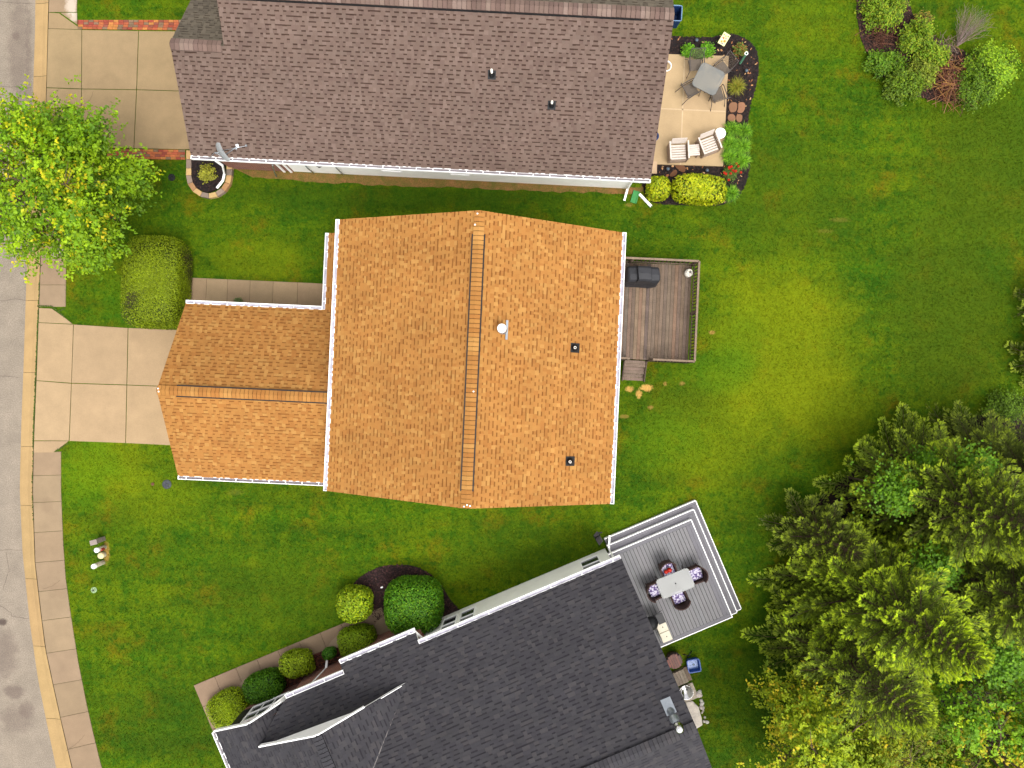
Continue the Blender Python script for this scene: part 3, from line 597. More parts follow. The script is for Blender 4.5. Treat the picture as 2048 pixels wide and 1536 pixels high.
# garage and porch roofs
gy, gh, gs = -1.484, 3.235, .574; GE, GR = 2.45, 4.32; gx0, gx1 = -11.02, -4.62
rf = MB()
pN = [(gx0, gy+gh, GE), (-5.80, gy+gh, GE), (gx1, gy+gh-.0, GE), (gx1, gy, GR), (gx0-.03, gy, GR)]
ps = .30
pP = [(-5.80, 1.80, GE), (-5.80, 4.62, GE), (gx1, 4.62, GE+ps*1.18), (gx1, gy+gh-ps*1.18/gs, GE+ps*1.18)]
pN = [(gx0, gy+gh, GE), (-5.80, gy+gh, GE), (gx1, gy+gh-ps*1.18/gs, GE+ps*1.18), (gx1, gy, GR), (gx0-.03, gy, GR)]
pP[0] = (-5.80, gy+gh, GE)
pS = [(gx0, gy-gh, GE), (gx1, gy-gh, GE), (gx1, gy, GR), (gx0-.03, gy, GR)]
OP2 = [tuple(v_*.95 for v_ in c) for c in OP]
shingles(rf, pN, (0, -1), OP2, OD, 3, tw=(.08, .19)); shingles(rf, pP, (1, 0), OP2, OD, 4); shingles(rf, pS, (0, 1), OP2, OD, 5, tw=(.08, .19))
rg = rf.build('garage_roof', M['shingle'], A)
u = MB(); gslab(u, pN, .16, -.02); gslab(u, pS, .16, -.02); gslab(u, pP, .16, -.02); u.build('roof_edge', M['white'], rg)
rc = MB(); ridgecap(rc, (rx, -hl+.01, HR), (rx, hl-.01, HR), .17, sA*.55, OP, 6, lift=.035, jd=.42); rc.build('ridge_cap', M['shingle'], ra)
rv = MB(); rv.prism([(rx-.205, -hl+.55), (rx+.205, -hl+.55), (rx+.205, hl-.75), (rx-.205, hl-.75)], HR-.11, HR-.035); 
for sg in (-1, 1): rv.box(min(rx+sg*.172, rx+sg*.212), max(rx+sg*.172, rx+sg*.212), -hl+.55, hl-.75, HR-.11, HR-.015)
rv.build('ridge_vent', M['black'], ra)
rc = MB(); ridgecap(rc, (gx0-.02, gy, GR), (gx1, gy, GR), .17, gs*.55, OP2, 7, lift=.035, jd=.42); rc.build('ridge_cap', M['shingle'], rg)
rv = MB(); 
for sg in (-1, 1): rv.box(gx0+.65, gx1, min(gy+sg*.172, gy+sg*.212), max(gy+sg*.172, gy+sg*.212), GR-.12, GR-.015)
rv.build('ridge_vent', M['black'], rg)
gutter(A, (-hw, -hl), (-hw, hl), (-1, 0), HE+.02, tm='ltrough'); gutter(A, (hw, -hl), (hw, hl), (1, 0), HE+.02, tm='ltrough')
gutter(A, (gx0, gy+gh), (-5.93, gy+gh), (0, 1), GE+.02, tm='ltrough'); gutter(A, (gx0, gy-gh), (gx1-.05, gy-gh), (0, -1), GE+.02); gutter(A, (-5.80, gy+gh), (-5.80, 4.62), (-1, 0), GE+.02, tm='ltrough')
wl = MB(); wl.prism([(-4.58, -4.38), (4.55, -4.38), (4.55, 4.38), (-4.58, 4.38)], 0, HE-.06)
for y in (-4.38, 4.38):
    wl.poly([(-4.58, y, HE-.06), (4.55, y, HE-.06), (.05, y, HR-.2)] if y < 0 else [(4.55, y, HE-.06), (-4.58, y, HE-.06), (.05, y, HR-.2)])
wl.build('wall', M['siding'], A)
wl = MB(); wl.prism([(-10.75, -4.42), (-4.6, -4.42), (-4.6, 1.45), (-10.75, 1.45)], 0, GE-.1); wl.poly([(-10.75, 1.45, GE-.1), (-10.75, -4.42, GE-.1), (-10.75, gy, GR-.25)]); wl.build('garage_wall', M['siding'], A)
gd = MB()
for k in range(4): gd.box(-10.80, -10.76, gy-2.4, gy+2.4, .05+k*.53, .56+k*.53)
gd.build('garage_door', M['white'], A)
for yy in (1.75, 4.55): 
    c_ = MB(); c_.box(-5.72, -5.60, yy-.06, yy+.06, 0, GE-.15); c_.build('porch_post', M['white'], A)
window(A, (-4.58, 3.1), (-1, 0), 1.2, 1.3, z=1.5); d_ = MB(); d_.box(-4.64, -4.585, 1.6, 2.5, .1, 2.1); d_.build('door', M['white'], A)
window(A, (4.55, 3.2), (1, 0), 1.1, 1.2, z=2.3); window(A, (4.55, -1.9), (1, 0), 1.4, 1.3, z=2.0); window(A, (4.55, -3.6), (1, 0), .8, 1.1, z=2.0)
for xx in (-2.6, 1.9): window(A, (xx, -4.38), (0, -1), .95, 1.3, z=1.9); window(A, (xx, 4.38), (0, 1), .95, 1.3, z=1.9)
d_ = MB(); d_.box(4.55, 4.60, .2, 2.0, .56, 2.65); o_ = d_.build('patio_door', M['white'], A); d_ = MB(); d_.box(4.601, 4.61, .3, 1.06, .66, 2.55); d_.box(4.601, 4.61, 1.14, 1.9, .66, 2.55); d_.build('pane', M['glass'], o_)
# flue on the right slope
def hA(x): return HR-(HR-HE)*abs(x-rx)/(hw-rx)
fx, fy, _ = FA.P(1004, 659, 6.5); fz = hA(fx)
f = MB(); nn = Vector((sA, 0, 1)).normalized(); 
f.poly([(fx+.19, fy-.31, hA(fx+.19)+.03), (fx+.19, fy+.31, hA(fx+.19)+.03), (fx+.12, fy+.31, hA(fx+.12)+.03), (fx+.12, fy-.31, hA(fx+.12)+.03)])
f.lathe((fx, fy, fz-.05), [(.17, 0), (.14, .14), (.105, .18), (.105, .55)], 20)
fl = f.build('chimney', M['metal'], ra); f = MB(); f.lathe((fx-.0, fy, fz), [(.09, .36), (.145, .40), (.145, .60), (.13, .64), (.02, .67), (.0001, .67)], 24); f.build('chimney_cap', M['white'], fl)
for px, py in ((1152, 694), (1142, 926)):
    x, y, _ = FA.P(px, py, 5.9); vent_pipe(ra, x, y, hA(x), sA, .25, r=.045, flash=.16, out=(1, 0))
for (px, py, h) in ((955, 427, 6.9), (950, 449, 6.9), (947, 783, 6.9), (316, 777, 4.36), (317, 783, 4.36), (934, 1010, 6.9), (940, 1012, 6.9), (928, 1013, 6.9)):
    x, y, _ = FA.P(px, py, h); nails = MB(); nails.lathe((x, y, h-.02), [(.03, 0), (.026, .03), (.0001, .035)], 6); nails.build('sealant_spot', M['white'], ra)
# ------------------------------------------------------------ B: brown shingle house at the top
FB = Frame(5.06, 7.475, R(-2.94))
B = root('brown_roof_house', FB, 'house with a long brown shingle roof at the top of the picture', 'house')
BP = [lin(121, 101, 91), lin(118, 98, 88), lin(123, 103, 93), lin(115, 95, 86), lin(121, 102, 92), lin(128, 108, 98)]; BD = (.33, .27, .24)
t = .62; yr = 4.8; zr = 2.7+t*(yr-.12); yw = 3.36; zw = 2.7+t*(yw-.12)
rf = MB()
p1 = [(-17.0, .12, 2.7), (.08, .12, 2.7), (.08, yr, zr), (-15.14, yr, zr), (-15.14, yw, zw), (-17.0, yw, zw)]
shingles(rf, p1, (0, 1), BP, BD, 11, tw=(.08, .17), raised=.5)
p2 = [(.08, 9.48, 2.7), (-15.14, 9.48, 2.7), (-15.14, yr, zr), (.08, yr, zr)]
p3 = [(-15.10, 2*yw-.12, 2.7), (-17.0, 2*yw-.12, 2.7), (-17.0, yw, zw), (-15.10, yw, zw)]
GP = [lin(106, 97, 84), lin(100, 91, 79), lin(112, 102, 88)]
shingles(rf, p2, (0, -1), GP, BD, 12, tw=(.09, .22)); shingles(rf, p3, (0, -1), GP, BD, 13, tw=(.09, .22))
rb = rf.build('roof', M['shingle'], B)
u = MB(); gslab(u, [(-17.0, .12, 2.7), (.08, .12, 2.7), (.08, yr, zr), (-15.14, yr, zr)][0:0] or [(-17.0, .12, 2.7), (.08, .12, 2.7), (.08, yw, zw), (-17.0, yw, zw)], .16, -.02); gslab(u, [(-15.14, yw, zw), (.08, yw, zw), (.08, yr, zr), (-15.14, yr, zr)], .16, -.02); gslab(u, p2, .16, -.02); gslab(u, p3, .16, -.02)
u.build('roof_edge', mk('tan_trim', lin(196, 178, 160), .6), rb)
rc = MB(); CPB = [lin(128, 106, 96), lin(116, 95, 86), lin(142, 121, 110), lin(122, 100, 91)]
ridgecap(rc, (-15.14, yr, zr), (.09, yr, zr), .20, t*.7, CPB, 14, lift=.05, jd=.7, step=.16); ridgecap(rc, (-17.0, yw, zw), (-15.12, yw, zw), .20, t*.7, CPB, 15, lift=.03, jd=.7, step=.16); rc.build('ridge_cap', M['shingle'], rb)
rv = MB(); rv.box(-14.8, -1.0, yr-.23, yr-.19, zr-.16, zr-.085); rv.build('ridge_vent', M['black'], rb)
gutter(B, (-17.0, .12), (.08, .12), (0, -1), 2.72, w_=.12)
wl = MB(); wl.prism([(-14.0, .48), (-.35, .48), (-.35, 9.1), (-14.0, 9.1)], 0, 2.62); 
wl.poly([(-.35, .48, 2.6), (-.35, 9.1, 2.6), (-.35, yr, zr-.2)]); wl.poly([(-14.9, 9.1, 2.6), (-14.9, .48, 2.6), (-14.9, yr, zr-.2)])
wl.build('wall', M['siding'], B)
bkm = mk('brick_wall', lin(150, 84, 66), .9); t_ = bkm.node_tree
_bk = t_.nodes.new('ShaderNodeTexBrick'); _bk.inputs['Color1'].default_value = (*lin(166, 96, 74), 1); _bk.inputs['Color2'].default_value = (*lin(136, 74, 60), 1); _bk.inputs['Mortar'].default_value = (*lin(176, 160, 146), 1)
_bk.inputs['Scale'].default_value = 1; _bk.inputs['Brick Width'].default_value = .2; _bk.inputs['Row Height'].default_value = .075; _bk.inputs['Mortar Size'].default_value = .008
_tc = t_.nodes.new('ShaderNodeTexCoord'); _sp = t_.nodes.new('ShaderNodeSeparateXYZ'); _cb = t_.nodes.new('ShaderNodeCombineXYZ'); t_.links.new(_tc.outputs['Object'], _sp.inputs[0])
_ad = t_.nodes.new('ShaderNodeMath'); t_.links.new(_sp.outputs[0], _ad.inputs[0]); t_.links.new(_sp.outputs[1], _ad.inputs[1]); t_.links.new(_ad.outputs[0], _cb.inputs[0]); t_.links.new(_sp.outputs[2], _cb.inputs[1])
t_.links.new(_cb.outputs[0], _bk.inputs['Vector']); t_.links.new(_bk.outputs['Color'], t_.nodes['Principled BSDF'].inputs['Base Color']); M['brickwall'] = bkm
wl = MB(); wl.prism([(-16.6, .46), (-14.4, .46), (-14.4, 6.3), (-16.6, 6.3)], 0, 2.6); wl.prism([(-14.4, .47), (-14.0, .47), (-14.0, 6.3), (-14.4, 6.3)], 0, 2.6); wl.build('brick_wall', M['brickwall'], B)
cb = MB()
for x in (-14.38, -14.1): cb.box(x-.04, x+.04, .42, .5, 0, 2.55)
cb.build('corner_trim', M['white'], B)
for px in (780, 919): x, y, _ = FB.P(px, 346, 1.3); window(B, (x, .48), (0, -1), .8, .8, z=1.3)
x, y, _ = FB.P(548, 332, 2.3)
downspout(B, [FB.P(545, 330, 2.0), FB.P(548, 342, .9), FB.P(553, 353, .1)], .05, 'metal')
downspout(B, [FB.P(431, 321, 2.55), FB.P(445, 331, 2.0), FB.P(449, 347, .6), FB.P(446, 361, .42), FB.P(434, 376, .30)], .085)
downspout(B, [(-.28, .02, 2.6), (-.42, .38, 2.3), (-.42, .38, .35), (-.50, -.05, .15)], .085)
for x, z in ((-13.2, 1.7), (-12.0, 2.0)): 
    c_ = MB(); c_.tube([(x, .44, z), (x, .40, z-.9), (x+.05, .42, .1)], .025, 6); c_.obox((x-.05, .40, z+.1), (.10, .05, .09)); c_.build('cable_box', M['metal'], B)
mt = MB(); mt.smooth = False; mt.tube([(-12.75, .40, 1.3), (-12.65, .36, 1.2), (-12.5, .40, 1.3)], .03, 6); mt.obox((-12.6, .42, 1.55), (.09, .04, .12)); mt.build('gas_meter', M['dark'], B)
for px, py, hh in ((983, 138, .38), (1104, 205, .3)):
    x, y, _ = FB.P(px, py, 4.9 if px < 1000 else 4.2); z = 2.7+t*(y-.12); vent_pipe(rb, x, y, z, t, hh, r=.04, flash=.14, out=(0, -1))
# satellite dish on the eave
fd = Frame(*FB.G(-15.85, .15)[:2], FB.r)
dish = root('satellite_dish', fd, 'grey-white satellite dish with arm on the gutter of the brown-roofed house', 'satellite dish')
m = MB(); qn = Vector((.88, .40, .20)).to_track_quat('Z', 'Y'); n0 = len(m.v); rings = 7; seg = 28
m.smooth = True; cen = Vector((.10, .05, 3.0))
for i in range(rings+1):
    r_ = .36*i/rings
    for k in range(seg): a = 2*math.pi*k/seg; m.v.append(tuple(cen+qn @ Vector((r_*math.cos(a), r_*1.12*math.sin(a), .55*r_*r_))))
for i in range(rings):
    for k in range(seg): k2 = (k+1) % seg; m.face([n0+i*seg+k, n0+(i+1)*seg+k, n0+(i+1)*seg+k2, n0+i*seg+k2])
m.build('reflector', M['lgrey'] if 'lgrey' in M else mk('dish_grey', lin(206, 212, 212), .4), dish)
m = MB(); a0 = cen+Vector((-.04, -.02, -.30)); lnb = cen+Vector((.62, .22, .12))
m.tube([a0, lnb], .016, 6); m.obox(lnb+Vector((0, .02, 0)), (.045, .06, .03), (.3, .2, .4)); m.tube([lnb+Vector((0, -.02, 0)), lnb+Vector((-.05, -.12, .0))], .028, 8); m.build('feed_arm', M['metal'], dish)
m = MB(); m.tube([(-.16, .0, 2.62), (-.2, .1, 2.85), cen+Vector((-.02, 0, -.05))], .025, 8); m.tube([(-.5, -.12, 2.7), (-.2, .1, 2.85), (.25, -.12, 2.7)], .012, 6)
m.tube([(.1, .15, 2.95), (1.05, .30, 3.15)], .010, 6); m.obox((1.06, .30, 3.17), (.03, .03, .03)); m.build('mast', M['metal'], dish)
# ------------------------------------------------------------ G: dark grey shingle house at the bottom
TH = R(22.9); FG = Frame(3.97, -6.49, TH)
G = root('grey_roof_house', FG, 'house with charcoal shingle roofs and white gutters, turned at an angle at the bottom', 'house')
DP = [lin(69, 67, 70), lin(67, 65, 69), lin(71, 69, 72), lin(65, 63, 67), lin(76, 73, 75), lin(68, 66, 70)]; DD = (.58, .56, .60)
tg = .49; HG = 2.7; YR = -5.43; ZR = HG-tg*YR; y0 = .0
def zN(y): return HG-tg*y
def zE(x): return XA_z-tg*(x-XA)
# local coordinates relative to the east end of the eave
cA = FG.P(633, 1472, 4.73); XA, YA = cA[0], cA[1]; XA_z = 4.73
cB_ = FG.P(832, 1264, 2.55); cC = FG.P(837, 1284, 2.7); cS = FG.P(681, 1330, 2.55); cL = FG.P(572, 1397, 2.7)
yB = cB_[1]; xB1 = cC[0]; xB0 = cS[0]; yA_ = cL[1]; xA0 = cL[0]; YC = -.02
gx = FG.P(430, 1463, 2.6); XW, YW = gx[0], gx[1]; g2 = FG.P(498, 1453, 3.42); XG, YG = g2[0], g2[1]
zWest = lambda x: 2.6+tg*(x-XW)
ZA = zWest(XA); xv = XA+(ZA-zN(YA))/tg          # where the east slope of the wing meets the main slope at the gable line
yv = YR; xv2 = XA+(ZA-ZR)/tg
print('grey', XA, YA, ZA, XW, YW, XG, YG, xB0, xB1, yB, yA_, xA0, xv, ZR)
YS_ = YA-.12
ZG = zWest(XG)
rf = MB()
# main north slope, bounded at left by the valley
yv0 = (HG-(ZA-tg*(xv-XA)))/tg
main = [(.08, YC, zN(YC)), (xB1, YC, zN(YC)), (xB1, yB, zN(yB)), (xB0, yB, zN(yB)), (xB0, yA_, zN(yA_)), (xA0, yA_, zN(yA_)), (xA0-.45, yA_-.3, zN(yA_-.3)), (XG, YA-.0, zN(YA)), (XA-2.6, YA-.5, zN(YA-.5)), (XA, YA-.5, zN(YA-.5)), (xv-.6, YA-.5, zN(YA-.5))]
# valley: zN(y) = ZA - tg (x-XA)
vy = YA-.5; vx = XA+(ZA-zN(vy))/tg; vy2 = (HG-ZA)/tg; main[-1] = (vx, vy, zN(vy)); main += [(XA, vy2, ZA), (XA-.0, YR, ZR), (.08, YR, ZR)]
# clamp region left part: simple polygon
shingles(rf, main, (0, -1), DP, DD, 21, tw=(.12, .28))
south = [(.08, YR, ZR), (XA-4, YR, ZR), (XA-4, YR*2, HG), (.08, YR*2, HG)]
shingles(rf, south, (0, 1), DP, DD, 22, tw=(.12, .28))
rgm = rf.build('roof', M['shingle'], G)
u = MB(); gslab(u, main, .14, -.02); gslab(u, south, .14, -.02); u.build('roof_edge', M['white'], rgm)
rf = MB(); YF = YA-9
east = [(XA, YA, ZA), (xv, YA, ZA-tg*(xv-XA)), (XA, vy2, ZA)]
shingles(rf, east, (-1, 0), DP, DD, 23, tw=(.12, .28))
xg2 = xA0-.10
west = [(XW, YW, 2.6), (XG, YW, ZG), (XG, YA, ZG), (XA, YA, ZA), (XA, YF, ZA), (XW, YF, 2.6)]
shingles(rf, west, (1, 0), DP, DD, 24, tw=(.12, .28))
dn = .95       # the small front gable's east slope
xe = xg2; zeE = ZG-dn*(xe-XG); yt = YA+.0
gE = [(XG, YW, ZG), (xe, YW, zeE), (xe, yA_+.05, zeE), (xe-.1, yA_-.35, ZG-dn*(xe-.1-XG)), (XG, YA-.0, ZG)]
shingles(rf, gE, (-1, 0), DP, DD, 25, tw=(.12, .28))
rwg = rf.build('wing_roof', M['shingle'], G)
u = MB(); gslab(u, east, .08, -.02); gslab(u, west, .14, -.02); gslab(u, gE, .08, -.02); u.build('roof_edge', M['white'], rwg)
fs = MB()     # white rake boards
def rake(a, b, w_=.05): 
    fs.bar(Vector(a)+Vector((0, w_/2, -.06)), Vector(b)+Vector((0, w_/2, -.06)), w_, .16)
rake((XW, YW, 2.62), (XG, YW, ZG+.02)); rake((XG, YW, ZG+.02), (xe, YW, zeE+.02)); rake((XG+.1, YA, ZG+.07), (XA, YA, ZA+.02)); rake((XA, YA, ZA+.02), (XA+1.6, YA, ZA-tg*1.6+.02), .04); rake((xv-1.0, YA-.03, ZA-tg*(xv-XA-1.0)-.0), (xv-.25, YA-.03, ZA-tg*(xv-XA-.25)-.0), .02)
fs.build('rake_board', M['white'], rwg)
gw_ = MB(); yw_ = YA-.10          # white gable wall above the lower roof
zb = zN(yw_)-.1
gw_.poly([(XA+ (ZA-.1-zb)/tg, yw_, zb), (XG-.1, yw_, zb), (XG-.1, yw_, zWest(XG-.1)-.1), (XA, yw_, ZA-.1)]); gw_.build('gable_wall', M['white'], G)
ck_ = MB(); ck_.col = DP[0]; yq = yw_+.02; zr_ = lambda x: ZA-.04-tg*(x-XA)
ck_.poly([(xv, yq, zN(yq)-.05), (XG+.2, yq, zN(yq)-.05), (XA+1.95, yq, zr_(XA+1.95)), (xv, yq, zr_(xv))]); ck_.poly([(xv, yq-.015, zN(yq)-.05), (xv, yq-.015, zr_(xv)), (XA+1.95, yq-.015, zr_(XA+1.95)), (XG+.2, yq-.015, zN(yq)-.05)]); ck_.build('wall_flashing', M['shingle'], G)
rc = MB(); CPG_ = [lin(72, 69, 71), lin(67, 64, 66), lin(76, 73, 74)]
CPG = DP
ridgecap(rc, (XA-4, YR, ZR), (.09, YR, ZR), .20, tg*.6, CPG, 26, lift=.05, jd=.55, step=.15); rc.build('ridge_cap', M['shingle'], rgm)
rc = MB(); ridgecap(rc, (XA, YA-.02, ZA), (XA, YF, ZA), .17, tg*.6, CPG, 27, lift=.03, jd=.45, step=.15); rc.build('ridge_cap', M['shingle'], rwg)
rv = MB(); rv.box(XA-3, -.75, YR-.24, YR-.20, ZR-.14, ZR-.06); rv.build('ridge_vent', M['black'], rgm)
vl = MB(); vl.bar((xv-.05, YA-.06, ZA-tg*(xv-XA)+.02), (XA, vy2, ZA+.02), .035, .012); vl.build('valley_line', mk('valley', lin(126, 120, 118), .8), rgm)
gutter(G, (xB1+.0, YC), (.08, YC), (0, 1), HG+.02, tm='ltrough', w_=.15, step=1.25); gutter(G, (xB0, yB), (xB1, yB), (0, 1), zN(yB)+.02, tm='ltrough', w_=.15, step=1.25); gutter(G, (xA0, yA_), (xB0+.05, yA_), (0, 1), zN(yA_)+.02, tm='ltrough', w_=.15, step=1.25); gutter(G, (XW, YF), (XW, YW), (-1, 0), 2.62)
wl = MB(); wl.prism([(xB1-.0, YC-.11), (-.25, YC-.11), (-.25, YR*2+.3), (xB1-.0, YR*2+.3)], 0, 2.62)
wl.poly([(-.25, YC-.11, 2.6), (-.25, YR, ZR-.2), (-.25, 2*YR+.3, 2.6)][::-1]); wl.build('wall', M['siding'], G)
wl = MB(); wl.prism([(xB0+.25, yB-.18), (xB1-.01, yB-.18), (xB1-.01, -4), (xB0+.25, -4)], 0, 2.5); wl.prism([(xA0-.1, yA_-.17), (xB0+.24, yA_-.17), (xB0+.24, -4), (xA0-.1, -4)], 0, 2.55)
wl.prism([(XW+.3, YW-.22), (xA0-.11, YW-.22), (xA0-.11, YF), (XW+.3, YF)], 0, 2.5); wl.poly([(XW+.3, YW-.22, 2.5), (XG, YW-.22, ZG-.12), (xA0-.11, YW-.22, 2.45)][::-1]); wl.build('brick_wall', M['brickwall'], G)
wx0 = (XW+xA0)/2+.1
window(G, (wx0, YW-.22), (0, 1), 1.5, 1.35, z=1.55, muntin=2)
for sg in (-1, 1):
    sh = MB(); sh.box(wx0+sg*1.05-.2, wx0+sg*1.05+.2, YW-.22, YW-.17, .85, 2.25)
    for k in range(8): sh.box(wx0+sg*1.05-.16, wx0+sg*1.05+.16, YW-.17, YW-.158, .92+k*.165, 1.02+k*.165)
    sh.build('shutter', M['dark'], G)
for px, py in ((1182, 1128), (936, 1233), (900, 1249)):
    x, y, _ = FG.P(px, py, 1.3); window(G, (x, YC-.11), (0, 1), .75 if px > 1000 else .62, 1.6, z=1.45)
x = FG.P(644, 1352, 1.3)[0]; downspout(G, [(x-.75, yA_+.05, 2.5), (x-.5, yA_-.18, 2.2), (x-.15, yA_-.2, .25), (x+.0, yA_+.12, .12)], .09)
downspout(G, [(xB1-.06, yB+.06, 2.45), (xB1+.12, YC-.12, 2.2), (xB1+.10, YC-.15, .2)], .08)
downspout(G, [(-.05, .06, 2.6), (-.15, -.12, 2.3), (-.12, -.12, .35), (.12, .35, .25)], .085)
# flue with cap and square ash vent
vx_, vy_, _ = FG.P(1340, 1420, 4.9)
fz = zN(vy_); f = MB(); 
fp_ = [(vx_-.18, vy_-.05, zN(vy_-.05)+.03), (vx_+.18, vy_-.05, zN(vy_-.05)+.03), (vx_+.18, vy_+.42, zN(vy_+.42)+.03), (vx_-.18, vy_+.42, zN(vy_+.42)+.03)]
f.poly(fp_); f.lathe((vx_, vy_, fz-.1), [(.16, 0), (.14, .14), (.105, .2), (.105, .55), (.16, .56), (.16, .62), (.10, .66), (.10, 1.15)], 20)
fl = f.build('chimney', M['metal'], rgm); f = MB(); f.lathe((vx_, vy_, fz), [(.11, .98), (.16, 1.0), (.16, 1.12), (.12, 1.16), (.13, 1.2), (.13, 1.28), (.06, 1.33), (.0001, 1.33)], 24); f.build('chimney_cap', M['chrome'], fl)

for yy in (1.9, 4.8, 7.2): window(B, (-.35, yy), (1, 0), 1.2, 1.3, z=1.5)
for yy in (-7.6, -9.2): window(G, (-.25, yy), (1, 0), 1.0, 1.3, z=1.5)
# ------------------------------------------------------------ weathered wooden deck behind the middle house
DZ = .55
fw_ = Frame(FA.o[0], FA.o[1], FA.r)
dk = root('wooden_deck', FA, 'weathered brown wooden deck with railing behind the orange-roofed house', 'deck')
c1 = FA.P(1385, 531, DZ); c2 = FA.P(1375.5, 723.5, DZ); dx0, dx1, dy0, dy1 = 4.56, (c1[0]+c2[0])/2, c2[1], c1[1]
print('deck', dx0, dx1, dy0, dy1)
rn = random.Random(21); m = MB(); x = dx0; WB = [lin(130, 110, 94), lin(122, 103, 88), lin(138, 117, 96), lin(126, 106, 89), lin(112, 97, 86), lin(134, 109, 88)]
while x < dx1-.02:
    b_ = min(x+.137, dx1); m.col = jit(rn.choice(WB), .10, rn)
    ym = rn.uniform(dy0+1, dy1-1) if rn.random() < .4 else None; zz = DZ+rn.uniform(-.002, .002)
    for ya, yb in (((dy0, ym-.002), (ym+.002, dy1)) if ym else ((dy0, dy1),)): m.box(x, b_-.007, ya, yb, DZ-.03, zz); m.col = jit(m.col, .08, rn)
    x += .14
m.build('decking', M['wood'], dk)
m = MB(); m.col = lin(84, 70, 60); m.box(dx0, dx1, dy0+.03, dy0+.07, .2, DZ-.032); m.box(dx0, dx1, dy1-.07, dy1-.03, .2, DZ-.032); m.box(dx1-.06, dx1-.02, dy0+.071, dy1-.071, .2, DZ-.032); m.build('deck_frame', M['wood'], dk)
RH = DZ+.92; rc_ = lin(150, 128, 108)
def rail(xa, ya, xb, yb, n, posts, out):
    m = MB(); m.col = rc_; a = Vector((xa, ya, RH)); b = Vector((xb, yb, RH)); m.bar(a, b, .075, .04); d = (b-a); 
    m.col = lin(110, 92, 78); m.bar(a-Vector((0, 0, .12)), b-Vector((0, 0, .12)), .04, .08); m.bar(a-Vector((0, 0, .80)), b-Vector((0, 0, .80)), .04, .08); m.build('hand_rail', M['wood'], dk)
    for t_ in posts:
        p = a+d*t_; m = MB(); m.col = lin(128, 108, 90); m.box(p.x-.045, p.x+.045, p.y-.045, p.y+.045, 0, RH-.022); m.build('post', M['wood'], dk)
    m = MB(); m.col = lin(92, 78, 60)
    for i in range(n):
        p = a+d*((i+.5)/n); o_ = Vector(out)*.04; m.box(p.x+o_.x-.019, p.x+o_.x+.019, p.y+o_.y-.019, p.y+o_.y+.019, DZ-.1, RH-.03)
    m.build('balusters', M['wood'], dk)
rail(dx0+.05, dy1+.02, dx1+.03, dy1+.02, 22, (0.02, .32, .99), (0, 1, 0)); rail(dx1+.04, dy1+.02, dx1+.04, dy0, 30, (.5,), (1, 0, 0))
s0 = FA.P(1258, 728, 1.4)[0]; s1 = FA.P(1305, 728, 1.4)[0]
rail(dx0+.05, dy0-.01, s0, dy0-.01, 3, (.98,), (0, -1, 0)); rail(s1+.0, dy0-.01, dx1+.03, dy0-.01, 13, (0.02, .99), (0, -1, 0))
m = MB()
for k in range(3):
    for j in range(2): m.col = jit(lin(138, 118, 104), .08, rn); m.box(s0-.02, s1-.08, dy0-.03-.27*(k+1)+.135*j, dy0-.03-.27*(k+1)+.135*j+.128, DZ-.18*(k+1)-.04+.0, DZ-.18*(k+1)+.02)
m.col = lin(96, 80, 68); m.bar((s0-.04, dy0-.02, DZ-.1), (s0-.04, dy0-.84, .05), .04, .2); m.bar((s1-.06, dy0-.02, DZ-.1), (s1-.06, dy0-.84, .05), .04, .2); m.build('steps', M['wood'], dk)
EXCL.append([FA.G(x, y)[:2] for x, y in ((dx0, dy0+.1), (dx1-.15, dy0+.1), (dx1-.15, dy1-.1), (dx0, dy1-.1))])
# covered grill
fg = Frame(*W(1288, 549, 1.4)[:2], R(-2.6), DZ)
gr = root('covered_grill', fg, 'gas grill under a black fabric cover on the wooden deck', 'grill')
M['cover'] = mk('black_cover', lin(52, 52, 56), .6, noise=.25, nscale=3, bump=.3, bscale=9)
m = MB(); ny = 8
def cover_sec(x0, x1, hx, z): pass
m.smooth = False
prof = [(-.62, .27, .86), (-.56, .30, .90), (-.28, .31, .92), (-.26, .30, 1.12), (.24, .30, 1.12), (.27, .31, .92), (.56, .30, .90), (.62, .27, .86)]
n0 = len(m.v)
for x, hy, z in prof:
    for (yy, zz) in ((-hy-.10, .12), (-hy-.03, .55), (-hy+.01, z-.10), (-hy*.72, z), (0, z+.025), (hy*.72, z), (hy, z-.08), (hy+.03, .5), (hy+.05, .12)):
        m.v.append((x+.03*math.sin(9*yy+3*zz), yy+.025*math.sin(14*x+7*zz)*(1.2-zz), zz))
for i in range(len(prof)-1):
    for j in range(8): m.face([n0+i*9+j, n0+i*9+j+1, n0+(i+1)*9+j+1, n0+(i+1)*9+j][::-1])
m.face([n0+j for j in range(9)]); m.face([n0+(len(prof)-1)*9+8-j for j in range(9)])
m.build('grill_cover', M['cover'], gr, bevel=.02)
m = MB(); m.box(-.5, .5, -.2, .2, .0, .13); m.build('cart_base', M['black'], gr)
# propane tank
fp = Frame(*W(1379, 545, DZ+.35)[:2], R(30), DZ)
tk = root('gas_cylinder', fp, 'white gas cylinder in the corner of the wooden deck', 'gas cylinder')
m = MB(); m.lathe((0, 0, 0), [(.10, 0), (.12, .03), (.155, .09), (.158, .26), (.13, .34), (.06, .38), (.0001, .385)], 24); m.build('body', M['pvc'], tk)
m = MB()
for k in range(14):
    a = R(20+k*24); b = R(20+(k+1)*24)
    if k in (6, 13): continue
    m.bar((.105*math.cos(a), .105*math.sin(a), .40), (.105*math.cos(b), .105*math.sin(b), .40), .012, .12)
m.build('collar', M['pvc'], tk)
m = MB(); m.lathe((0, 0, .37), [(.025, 0), (.025, .06), (.04, .065), (.04, .09), (.0001, .09)], 10); m.obox((.035, 0, .41), (.03, .015, .015)); m.build('valve', M['dark'], tk)
